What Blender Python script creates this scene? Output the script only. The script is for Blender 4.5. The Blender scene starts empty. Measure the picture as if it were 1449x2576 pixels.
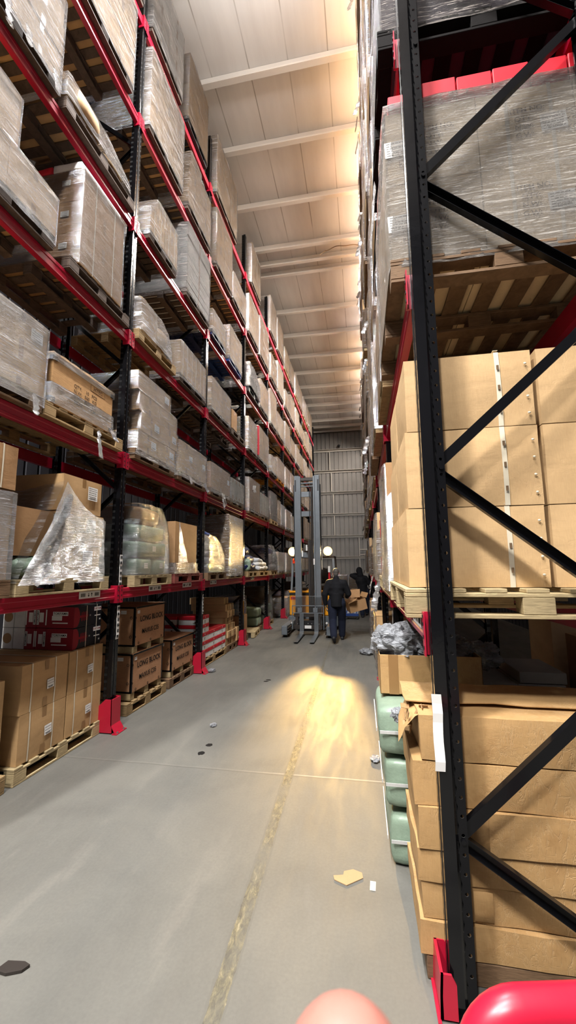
import bpy, math, random
from math import sin, cos, pi, radians as R
from mathutils import Vector, Matrix, noise

rnd = random.Random(11)
SC = bpy.context.scene
COL = SC.collection

# ------------------------------------------------------------------ mesh builder
class MB:
    """collects shapes, then links them as one mesh object"""
    def __init__(s):
        s.v = []; s.f = []; s.m = []; s.sm = []

    def add(s, vs, fs, mi=0, smooth=False, M=None):
        b = len(s.v)
        if M is not None:
            vs = [M @ Vector(v) for v in vs]
        s.v.extend(tuple(v) for v in vs)
        for f in fs:
            s.f.append(tuple(i + b for i in f)); s.m.append(mi); s.sm.append(smooth)
        return s

    def box(s, x0, x1, y0, y1, z0, z1, mi=0, M=None):
        vs = [(x, y, z) for x in (x0, x1) for y in (y0, y1) for z in (z0, z1)]
        fs = [(0, 1, 3, 2), (4, 6, 7, 5), (0, 4, 5, 1), (2, 3, 7, 6), (0, 2, 6, 4), (1, 5, 7, 3)]
        return s.add(vs, fs, mi, False, M)

    def cbox(s, x0, x1, y0, y1, z0, z1, c=.006, mi=0, M=None):
        """box with chamfered edges"""
        c = min(c, (x1 - x0) * .45, (y1 - y0) * .45, (z1 - z0) * .45)
        X = (x0, x1); Y = (y0, y1); Z = (z0, z1)
        vs = []; idx = {}
        for i in (0, 1):
            for j in (0, 1):
                for k in (0, 1):
                    sx, sy, sz = (1, -1)[i], (1, -1)[j], (1, -1)[k]
                    for a in range(3):
                        p = [X[i] + sx * c, Y[j] + sy * c, Z[k] + sz * c]
                        p[a] = (X[i], Y[j], Z[k])[a]
                        idx[i, j, k, a] = len(vs); vs.append(tuple(p))
        fs = []
        for a in range(3):
            o = [q for q in range(3) if q != a]
            for t in (0, 1):
                q = []
                for u, w in ((0, 0), (1, 0), (1, 1), (0, 1)):
                    key = [0, 0, 0]; key[a] = t; key[o[0]] = u; key[o[1]] = w
                    q.append(idx[key[0], key[1], key[2], a])
                flip = (t == 0) != (a == 1)
                fs.append(tuple(reversed(q)) if flip else tuple(q))
        for a in range(3):
            o = [q for q in range(3) if q != a]
            for u in (0, 1):
                for w in (0, 1):
                    k0 = [0, 0, 0]; k1 = [0, 0, 0]
                    k0[a] = 0; k1[a] = 1
                    for k in (k0, k1): k[o[0]] = u; k[o[1]] = w
                    q = [idx[(*k0, o[0])], idx[(*k1, o[0])], idx[(*k1, o[1])], idx[(*k0, o[1])]]
                    fs.append(tuple(q))
        for i in (0, 1):
            for j in (0, 1):
                for k in (0, 1):
                    fs.append((idx[i, j, k, 0], idx[i, j, k, 1], idx[i, j, k, 2]))
        return s.add(vs, fs, mi, False, M)

    def bar(s, p, q, w, h, mi=0, up=(0, 0, 1)):
        p = Vector(p); q = Vector(q); d = (q - p); L = d.length; d.normalize()
        upv = Vector(up)
        if abs(d.dot(upv)) > .98: upv = Vector((0, 1, 0))
        sx = d.cross(upv).normalized(); sz = sx.cross(d)
        M = Matrix(((sx.x, d.x, sz.x, p.x), (sx.y, d.y, sz.y, p.y), (sx.z, d.z, sz.z, p.z), (0, 0, 0, 1)))
        return s.box(-w / 2, w / 2, 0, L, -h / 2, h / 2, mi, M)

    def prism(s, poly, axis, a, b, mi=0, smooth=False, M=None):
        """closed 2D polygon extruded along axis from a to b; poly is in the other two axes, in order"""
        def p3(u, w, t):
            return {'x': (t, u, w), 'y': (u, t, w), 'z': (u, w, t)}[axis]
        n = len(poly)
        vs = [p3(u, w, a) for u, w in poly] + [p3(u, w, b) for u, w in poly]
        fs = [(i, (i + 1) % n, n + (i + 1) % n, n + i) for i in range(n)]
        s.add(vs, fs, mi, smooth, M)
        return s.add(vs, [tuple(range(n)), tuple(range(2 * n - 1, n - 1, -1))], mi, False, M)

    def tube(s, pts, r, seg=10, mi=0, cap=True, smooth=True, flat=1.0):
        pts = [Vector(p) for p in pts]; n = len(pts)
        rr = r if isinstance(r, (list, tuple)) else [r] * n
        vs = []; fs = []
        t = (pts[1] - pts[0]).normalized()
        up = Vector((0, 0, 1)) if abs(t.z) < .9 else Vector((1, 0, 0))
        a = t.cross(up).normalized()
        for i in range(n):
            if i == 0: t = pts[1] - pts[0]
            elif i == n - 1: t = pts[-1] - pts[-2]
            else: t = pts[i + 1] - pts[i - 1]
            t.normalize()
            a = (a - t * a.dot(t))
            if a.length < 1e-6: a = t.orthogonal()
            a.normalize(); b = t.cross(a)
            for k in range(seg):
                g = 2 * pi * k / seg
                vs.append(pts[i] + a * (cos(g) * rr[i]) + b * (sin(g) * rr[i] * flat))
        for i in range(n - 1):
            for k in range(seg):
                k2 = (k + 1) % seg
                fs.append((i * seg + k, i * seg + k2, (i + 1) * seg + k2, (i + 1) * seg + k))
        s.add(vs, fs, mi, smooth)
        if cap:
            s.add(vs[:seg], [tuple(reversed(range(seg)))], mi)
            s.add(vs[-seg:], [tuple(range(seg))], mi)
        return s

    def ell(s, c, r, mi=0, seg=14, ring=8, M=None, smooth=True):
        if not isinstance(r, (list, tuple)): r = (r, r, r)
        vs = [(c[0], c[1], c[2] + r[2])]
        for i in range(1, ring):
            th = pi * i / ring
            for k in range(seg):
                g = 2 * pi * k / seg
                vs.append((c[0] + r[0] * sin(th) * cos(g), c[1] + r[1] * sin(th) * sin(g), c[2] + r[2] * cos(th)))
        vs.append((c[0], c[1], c[2] - r[2])); L = len(vs) - 1
        fs = [(0, 1 + k, 1 + (k + 1) % seg) for k in range(seg)]
        for i in range(ring - 2):
            for k in range(seg):
                k2 = (k + 1) % seg; o = 1 + i * seg
                fs.append((o + k, o + seg + k, o + seg + k2, o + k2))
        o = 1 + (ring - 2) * seg
        fs += [(L, o + (k + 1) % seg, o + k) for k in range(seg)]
        return s.add(vs, fs, mi, smooth, M)

    def limb(s, pts, rad, seg=12, flat=1.0):
        """tapered limb with rounded ends, later fused into one skin"""
        s.tube(pts, rad, seg, flat=flat)
        for p, r in zip(pts, rad): s.ell(p, r, seg=seg, ring=6)
        return s

    def text(s, string, size, M, mi=0):
        vs, fs = text_data(string)
        return s.add([(x * size, y * size, z) for x, y, z in vs], fs, mi, False, M)

    def bulged(s, x0, x1, y0, y1, z0, z1, n=6, b=.012, c=.012, wob=.004, seed=0, mi=0, smooth=True, crisp=False, tight=False):
        """soft cardboard / sack block: faces bulge, edges round, surface wobbles"""
        cx, cy, cz = (x0 + x1) / 2, (y0 + y1) / 2, (z0 + z1) / 2
        hx, hy, hz = (x1 - x0) / 2, (y1 - y0) / 2, (z1 - z0) / 2
        key = {}; vs = []; fs = []
        face = [0]
        if crisp: c = 0
        def vid(i, j, k):
            kk = (i, j, k, face[0])
            if kk in key: return key[kk]
            u = [2 * i / n - 1, 2 * j / n - 1, 2 * k / n - 1]
            h = (hx, hy, hz); p = [u[q] * h[q] for q in range(3)]
            # edge rounding
            inner = [max(-(h[q] - c), min(h[q] - c, p[q])) if h[q] > c else 0 for q in range(3)]
            d = Vector([p[q] - inner[q] for q in range(3)])
            if c > 0:
                if d.length > 1e-9: d = d.normalized() * min(c, d.length)
                p = [inner[q] + d[q] for q in range(3)]
            for q in range(3):
                if abs(abs(u[q]) - 1) < 1e-6:
                    o = [u[t] for t in range(3) if t != q]
                    p[q] += math.copysign(b * (1 - o[0] ** 2) * (1 - o[1] ** 2), u[q])
            v = Vector((cx + p[0], cy + p[1], cz + p[2]))
            w = noise.noise_vector(v * 5.3 + Vector((seed * 3.1, seed * 1.7, 0))) * wob
            v = v + w; v.z = max(v.z, z0)
            if crisp: v.z = min(v.z, z1 + .0008)
            if tight: v.y = min(max(v.y, y0 - .0012), y1 + .0012)
            key[kk] = len(vs); vs.append(v)
            return key[kk]
        quads = (lambda a, d: ((a, d, 0), (a, d + 1, 0), (a + 1, d + 1, 0), (a + 1, d, 0)),
                 lambda a, d: ((a, d, n), (a + 1, d, n), (a + 1, d + 1, n), (a, d + 1, n)),
                 lambda a, d: ((a, 0, d), (a + 1, 0, d), (a + 1, 0, d + 1), (a, 0, d + 1)),
                 lambda a, d: ((a, n, d), (a, n, d + 1), (a + 1, n, d + 1), (a + 1, n, d)),
                 lambda a, d: ((0, a, d), (0, a, d + 1), (0, a + 1, d + 1), (0, a + 1, d)),
                 lambda a, d: ((n, a, d), (n, a + 1, d), (n, a + 1, d + 1), (n, a, d + 1)))
        for fi, qf in enumerate(quads):
            if crisp: face[0] = fi
            for a in range(n):
                for d in range(n): fs.append(tuple(vid(*q) for q in qf(a, d)))
        return s.add(vs, fs, mi, smooth)

    def mesh(s, name):
        me = bpy.data.meshes.new(name)
        me.from_pydata(s.v, [], s.f)
        me.polygons.foreach_set('material_index', s.m)
        me.polygons.foreach_set('use_smooth', s.sm)
        me.update()
        return me

    def build(s, name, mats, parent=None, loc=(0, 0, 0)):
        me = s.mesh(name)
        for m in (mats if isinstance(mats, (list, tuple)) else [mats]): me.materials.append(m)
        return place(name, me, parent, loc)

def place(name, me, parent=None, loc=(0, 0, 0)):
    o = bpy.data.objects.new(name, me); COL.objects.link(o)
    o.location = loc
    if parent is not None: o.parent = parent
    return o

_txt = {}
def text_data(string):
    if string not in _txt:
        cu = bpy.data.curves.new('lettering', 'FONT'); cu.body = string
        cu.align_x = 'CENTER'; cu.align_y = 'CENTER'; cu.resolution_u = 3; cu.offset = .018
        ob = bpy.data.objects.new('lettering', cu); COL.objects.link(ob)
        bpy.context.view_layer.update()
        me = bpy.data.meshes.new_from_object(ob.evaluated_get(bpy.context.evaluated_depsgraph_get()))
        _txt[string] = ([tuple(v.co) for v in me.vertices], [tuple(p.vertices) for p in me.polygons])
        bpy.data.objects.remove(ob); bpy.data.curves.remove(cu); bpy.data.meshes.remove(me)
    return _txt[string]

# planes to letter on: +X facing (left rack fronts), -Y facing (towards the near end)
def on_px(x, y, z):   # reads along +Y when seen from +X side: right hand = +Y
    return Matrix(((0, 0, 1, x), (1, 0, 0, y), (0, 1, 0, z), (0, 0, 0, 1)))
def on_my(x, y, z):
    return Matrix(((1, 0, 0, x), (0, 0, -1, y), (0, 1, 0, z), (0, 0, 0, 1)))
def on_mx(x, y, z):
    return Matrix(((0, 0, -1, x), (-1, 0, 0, y), (0, 1, 0, z), (0, 0, 0, 1)))
def tilt(M, a):
    return M @ Matrix.Rotation(a, 4, 'Z')

# ------------------------------------------------------------------ tagging
_labels = {}
def tag(o, label, cat, group=None):
    n = len(label.split())
    if n < 4 or n > 16: print('LABEL LENGTH', n, label)
    if label in _labels: print('DUP LABEL', label)
    _labels[label] = 1
    o['label'] = label; o['category'] = cat
    if group: o['group'] = group
    return o
def empty(name, loc=(0, 0, 0), rz=0):
    o = bpy.data.objects.new(name, None); COL.objects.link(o)
    o.location = loc; o.rotation_euler = (0, 0, rz); o.empty_display_size = .1
    return o
def thing(name, label, cat, loc=(0, 0, 0), group=None, rz=0):
    return tag(empty(name, loc, rz), label, cat, group)
def struct(o):
    o['kind'] = 'structure'; return o

# ------------------------------------------------------------------ materials
def srgb(h):
    c = [int(h[i:i + 2], 16) / 255 for i in (0, 2, 4)]
    return tuple(x / 12.92 if x <= .04045 else ((x + .055) / 1.055) ** 2.4 for x in c) + (1,)

class NT:
    def __init__(s, name):
        s.mat = bpy.data.materials.new(name); s.mat.use_nodes = True
        s.t = s.mat.node_tree; s.t.nodes.clear()
        s.out = s.n('ShaderNodeOutputMaterial')
    def n(s, typ, **kw):
        nd = s.t.nodes.new(typ)
        for k, v in kw.items(): setattr(nd, k, v)
        return nd
    def l(s, a, b): s.t.links.new(a, b)
    def val(s, sock, v):
        if hasattr(v, 'is_output') or isinstance(v, bpy.types.NodeSocket): s.l(v, sock)
        else: sock.default_value = v
    def math(s, op, a, b=0.0, c=None, clamp=False):
        nd = s.n('ShaderNodeMath', operation=op, use_clamp=clamp)
        s.val(nd.inputs[0], a); s.val(nd.inputs[1], b)
        if c is not None: s.val(nd.inputs[2], c)
        return nd.outputs[0]
    def coords(s, kind='Object'):
        return s.n('ShaderNodeTexCoord').outputs[kind]
    def mapping(s, vec, scale=(1, 1, 1), rot=(0, 0, 0), loc=(0, 0, 0)):
        nd = s.n('ShaderNodeMapping'); s.l(vec, nd.inputs[0])
        nd.inputs['Scale'].default_value = scale; nd.inputs['Rotation'].default_value = rot
        nd.inputs['Location'].default_value = loc
        return nd.outputs[0]
    def noise(s, vec, scale=5, detail=3, rough=.55, dist=0):
        nd = s.n('ShaderNodeTexNoise'); s.l(vec, nd.inputs['Vector'])
        nd.inputs['Scale'].default_value = scale; nd.inputs['Detail'].default_value = detail
        nd.inputs['Roughness'].default_value = rough; nd.inputs['Distortion'].default_value = dist
        return nd.outputs['Fac']
    def ramp(s, fac, stops):
        nd = s.n('ShaderNodeValToRGB'); s.l(fac, nd.inputs[0])
        el = nd.color_ramp.elements
        while len(el) > 1: el.remove(el[-1])
        el[0].position = stops[0][0]; el[0].color = stops[0][1]
        for p, c in stops[1:]:
            e = el.new(p); e.color = c
        return nd.outputs['Color']
    def mix(s, fac, a, b, blend='MIX'):
        nd = s.n('ShaderNodeMix', data_type='RGBA', blend_type=blend)
        s.val(nd.inputs[0], fac); s.val(nd.inputs[6], a); s.val(nd.inputs[7], b)
        return nd.outputs[2]
    def vrange(s, v, a, b, c, d):
        nd = s.n('ShaderNodeMapRange'); s.val(nd.inputs[0], v)
        for i, q in enumerate((a, b, c, d)): nd.inputs[i + 1].default_value = q
        return nd.outputs[0]
    def bump(s, h, strength=.3, dist=.01):
        nd = s.n('ShaderNodeBump'); s.l(h, nd.inputs['Height'])
        nd.inputs['Strength'].default_value = strength; nd.inputs['Distance'].default_value = dist
        return nd.outputs[0]
    def bsdf(s, color, rough=.5, metal=0, spec=.5, normal=None, **kw):
        nd = s.n('ShaderNodeBsdfPrincipled')
        s.val(nd.inputs['Base Color'], color); s.val(nd.inputs['Roughness'], rough)
        s.val(nd.inputs['Metallic'], metal); s.val(nd.inputs['Specular IOR Level'], spec)
        if normal is not None: s.l(normal, nd.inputs['Normal'])
        for k, v in kw.items(): s.val(nd.inputs[k.replace('_', ' ')], v)
        return nd.outputs[0]
    def done(s, shader):
        s.l(shader, s.out.inputs['Surface']); return s.mat

def simple(name, hexc, rough=.5, metal=0, spec=.5, var=.06, nscale=6, bump=0, coat=0):
    t = NT(name); co = t.coords(); c = srgb(hexc)
    nz = t.noise(co, nscale, 4, .6)
    k = t.vrange(nz, .25, .75, 1 - var, 1 + var)
    col = t.mix(1.0, c, k, 'MULTIPLY')
    nm = t.bump(t.noise(co, nscale * 6, 3), bump, .004) if bump else None
    return t.done(t.bsdf(col, rough, metal, spec, nm, Coat_Weight=coat, Coat_Roughness=.12))

def cardboard(name, hexc, rough=.72, spec=.25, worn=0):
    t = NT(name); co = t.coords(); c = srgb(hexc)
    r = t.n('ShaderNodeObjectInfo').outputs['Random']
    a = t.noise(t.mapping(co, (1.2, 1.2, 3)), 2.6, 5, .62, .6)
    fib = t.noise(t.mapping(co, (60, 60, 6)), 4, 2)
    k = t.math('ADD', t.vrange(a, .3, .7, -.10, .08), t.vrange(fib, .3, .7, -.035, .035))
    k = t.math('ADD', k, t.vrange(r, 0, 1, .90, 1.08))
    col = t.mix(1.0, c, k, 'MULTIPLY')
    st = t.noise(co, 1.7, 4, .7)
    col = t.mix(t.vrange(st, .62, .8, 0, .35), col, t.mix(1.0, col, (.62, .55, .47, 1), 'MULTIPLY'))
    hh = t.math('ADD', t.math('MULTIPLY', a, .8), t.math('MULTIPLY', fib, .1))
    if worn:
        cr = t.noise(t.mapping(co, (7, 7, 2.2)), 2.0, 5, .65, 1.4)
        rd = t.math('ABSOLUTE', t.math('SUBTRACT', cr, .5))
        crease = t.vrange(rd, 0, .035, 1, 0)
        cr2 = t.noise(t.mapping(co, (2.2, 2.2, 9)), 2.0, 5, .65, 1.2)
        crease = t.math('MAXIMUM', crease, t.vrange(t.math('ABSOLUTE', t.math('SUBTRACT', cr2, .52)), 0, .02, .8, 0))
        msk = t.vrange(t.noise(co, 2.3, 3), .42, .62, 0, worn)
        hh = t.math('SUBTRACT', hh, t.math('MULTIPLY', t.math('MULTIPLY', crease, msk), .28))
        col = t.mix(t.math('MULTIPLY', t.math('MULTIPLY', crease, msk), .22), col, srgb('d8bd94'))
        dk = t.noise(t.mapping(co, (3, 3, 3)), 1.9, 5, .7)
        col = t.mix(t.vrange(dk, .52, .70, 0, .4 * worn), col, t.mix(1.0, col, (.60, .50, .40, 1), 'MULTIPLY'))
    nm = t.bump(hh, .28 if not worn else .38, .012)
    return t.done(t.bsdf(col, rough, 0, spec, nm))

def wood(name, hexc, dark=.62):
    t = NT(name); co = t.coords(); c = srgb(hexc)
    r = t.n('ShaderNodeObjectInfo').outputs['Random']
    g = t.noise(t.mapping(co, (3, 3, 26)), 5, 4, .6, .8)
    bl = t.noise(co, 6, 3)
    k = t.math('ADD', t.vrange(g, .3, .72, dark, 1.08), t.vrange(bl, .3, .7, -.12, .10))
    k = t.math('MULTIPLY', k, t.vrange(r, 0, 1, .82, 1.1))
    return t.done(t.bsdf(t.mix(1.0, c, k, 'MULTIPLY'), .75, 0, .25, t.bump(g, .25, .006)))

def film(name, tint, base=.10, streak=.75, rough=.16, tiltv=.10, seed=0, lo=.50, hi=.60, zs=26, gloss=1.0):
    """stretch wrap: mostly clear, with white streaks for bunched layers that also paint in glints, and crinkled gloss"""
    t = NT(name); co = t.coords(); c = srgb(tint)
    off = t.n('ShaderNodeObjectInfo').outputs['Random']
    mp = t.n('ShaderNodeMapping'); t.l(co, mp.inputs[0])
    mp.inputs['Scale'].default_value = (1.3, 1.3, zs); mp.inputs['Rotation'].default_value = (tiltv, -tiltv, 0)
    cm = t.n('ShaderNodeCombineXYZ'); t.l(t.math('MULTIPLY', off, 37), cm.inputs[0]); t.l(t.math('MULTIPLY', off, 91), cm.inputs[2])
    t.l(cm.outputs[0], mp.inputs['Location'])
    s1 = t.noise(mp.outputs[0], 2.4, 6, .70, .35)
    s2 = t.noise(t.mapping(mp.outputs[0], (2.4, 2.4, 1.5), (.20, -.16, 0)), 2.3, 4, .7, .9)
    s3 = t.noise(t.mapping(co, (9, 9, 14)), 2.2, 4, .7, 1.2)
    bl = t.noise(co, 1.7, 3, .6)
    m = t.math('MULTIPLY', t.vrange(s1, lo, hi, 0, 1), t.vrange(bl, .38, .60, .25, 1.1))
    m2 = t.math('MULTIPLY', t.vrange(s2, .59, .66, 0, 1), .9)
    mm = t.math('MAXIMUM', m, m2)
    fac = t.math('ADD', t.math('MULTIPLY', mm, streak), base, clamp=True)  # opaque white streaks also carry painted glints of the wrap
    h = t.math('ADD', t.math('ADD', t.math('MULTIPLY', s1, 1.0), t.math('MULTIPLY', s2, .9)), t.math('MULTIPLY', s3, .9))
    nm = t.bump(h, 1.0, .048)
    g = t.bsdf(c, rough, 0, .8, nm)
    gl = t.n('ShaderNodeBsdfGlossy'); gl.inputs['Roughness'].default_value = .17
    gl.inputs['Color'].default_value = (1, 1, 1, 1); t.l(nm, gl.inputs['Normal'])
    tr = t.n('ShaderNodeBsdfTransparent'); tr.inputs['Color'].default_value = (.97, .97, .97, 1)
    fr = t.n('ShaderNodeFresnel'); fr.inputs['IOR'].default_value = 1.55; t.l(nm, fr.inputs['Normal'])
    m1 = t.n('ShaderNodeMixShader'); t.l(t.math('MULTIPLY', fr.outputs[0], gloss, clamp=True), m1.inputs[0]); t.l(tr.outputs[0], m1.inputs[1]); t.l(gl.outputs[0], m1.inputs[2])
    m2n = t.n('ShaderNodeMixShader'); t.l(fac, m2n.inputs[0]); t.l(m1.outputs[0], m2n.inputs[1]); t.l(g, m2n.inputs[2])
    return t.done(m2n.outputs[0])

def emit(name, col, strength):
    t = NT(name); e = t.n('ShaderNodeEmission')
    e.inputs[0].default_value = col; e.inputs[1].default_value = strength
    return t.done(e.outputs[0])

def post_mat():
    """glossy black uprights with a double row of slots down the aisle face"""
    t = NT('black_upright_paint'); co = t.coords()
    sp = t.n('ShaderNodeSeparateXYZ'); t.l(co, sp.inputs[0])
    zz = t.math('MODULO', t.math('ADD', sp.outputs['Z'], 10.0), .075)
    dz = t.math('DIVIDE', t.math('SUBTRACT', zz, .0375), .014)
    dy = t.math('DIVIDE', t.math('SUBTRACT', t.math('ABSOLUTE', sp.outputs['Y']), .034), .007)
    d = t.math('ADD', t.math('MULTIPLY', dz, dz), t.math('MULTIPLY', dy, dy))
    hole = t.math('LESS_THAN', d, 1.0)
    nz = t.noise(co, 9, 4)
    col = t.mix(t.vrange(nz, .55, .8, 0, .5), srgb('0c0c0e'), srgb('19191b'))
    col = t.mix(hole, col, srgb('050505'))
    return t.done(t.bsdf(col, t.mix(hole, (.13, .13, .13, 1), (.7, .7, .7, 1)), 0, .4, t.bump(t.noise(co, 14, 3), .08, .01)))

def floor_mat():
    t = NT('worn_concrete'); co = t.coords()
    sp = t.n('ShaderNodeSeparateXYZ'); t.l(co, sp.inputs[0]); X, Y = sp.outputs['X'], sp.outputs['Y']
    a = t.noise(co, .9, 6, .62, .4)
    b = t.noise(t.mapping(co, (3.2, .55, 1), (0, 0, -.25)), 1.6, 6, .66, .3)
    c = t.noise(co, 60, 2)
    col = t.ramp(a, [(.28, srgb('585651')), (.5, srgb('63615b')), (.72, srgb('6e6b63'))])
    col = t.mix(t.vrange(b, .34, .52, .30, 0), col, srgb('67645d'))
    col = t.mix(t.vrange(b, .56, .74, 0, .35), col, srgb('7d776e'))
    st = t.noise(t.mapping(co, (1, .5, 1)), 1.3, 5, .7, 1.0)
    col = t.mix(t.vrange(st, .60, .74, 0, .32), col, srgb('57534e'))
    col = t.mix(1.0, col, t.vrange(c, .3, .7, .95, 1.05), 'MULTIPLY')
    # slab joints across the aisle
    def line(v, pos, w):
        return t.math('LESS_THAN', t.math('ABSOLUTE', t.math('SUBTRACT', v, pos)), w)
    jn = t.math('MULTIPLY', t.math('SUBTRACT', t.noise(co, 3, 3), .5), .03)
    yj = t.math('ADD', Y, jn)
    j = t.math('MAXIMUM', line(yj, 3.78, .006), t.math('MAXIMUM', line(yj, 8.3, .006), line(yj, 13.0, .006)))
    col = t.mix(t.math('MULTIPLY', j, .6), col, srgb('524e48'))
    col = t.mix(t.math('MULTIPLY', line(yj, 3.802, .010), t.vrange(X, -1.2, -.4, .10, .55)), col, srgb('a09b8d'))
    # long worn joint running down the aisle, patched with yellowish filler
    xc = t.math('ADD', t.math('MULTIPLY', Y, -.0205), -.617)
    nn = t.noise(t.mapping(co, (14, 5, 1)), 2.2, 5, .7)
    d = t.math('ABSOLUTE', t.math('SUBTRACT', X, xc))
    wid = t.math('ADD', .022, t.math('MULTIPLY', nn, .026))
    wfac = t.math('MULTIPLY', t.vrange(Y, 6.0, 9.0, 1, .30), 1.0)
    inside = t.math('LESS_THAN', d, t.math('MULTIPLY', wid, wfac))
    edge = t.math('LESS_THAN', d, t.math('MULTIPLY', t.math('ADD', wid, .012), wfac))
    n2 = t.noise(t.mapping(co, (10, 4, 1)), 3.5, 5, .72, .5)
    seg = t.noise(t.mapping(co, (.3, 1.1, 1)), 1.2, 2)
    fill = t.ramp(n2, [(.36, srgb('3f3c35')), (.48, srgb('5a5545')), (.60, srgb('766d54')), (.72, srgb('a0967a'))])
    fill = t.mix(t.vrange(seg, .50, .60, 0, .8), fill, srgb('615f58'))
    col = t.mix(t.math('MULTIPLY', edge, .5), col, srgb('5a5852'))
    col = t.mix(t.math('MULTIPLY', inside, t.vrange(t.noise(t.mapping(co, (6, 2, 1)), 2.0, 3), .35, .6, .35, .85)), col, fill)
    hgt = t.math('SUBTRACT', t.math('MULTIPLY', a, .4), t.math('MULTIPLY', inside, t.math('MULTIPLY', n2, 1.0)))
    rough = t.vrange(b, .3, .7, .50, .68)
    return t.done(t.bsdf(col, rough, 0, .35, t.bump(hgt, .35, .012)))

def ceiling_mat():
    t = NT('cream_roof_panel'); co = t.coords()
    sp = t.n('ShaderNodeSeparateXYZ'); t.l(co, sp.inputs[0])
    fx = t.math('MODULO', t.math('ADD', sp.outputs['X'], 50.11), .76)
    seam = t.math('LESS_THAN', t.math('ABSOLUTE', t.math('SUBTRACT', fx, .38)), .011)
    nz = t.noise(t.mapping(co, (1.5, .25, 1)), 1.4, 5, .6)
    col = t.ramp(nz, [(.3, srgb('d2ccc6')), (.6, srgb('e0dbd5'))])
    col = t.mix(t.math('MULTIPLY', seam, t.vrange(t.noise(co, .9, 3), .35, .6, .15, .8)), col, srgb('948b80'))
    return t.done(t.bsdf(col, .45, 0, .4))

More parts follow.
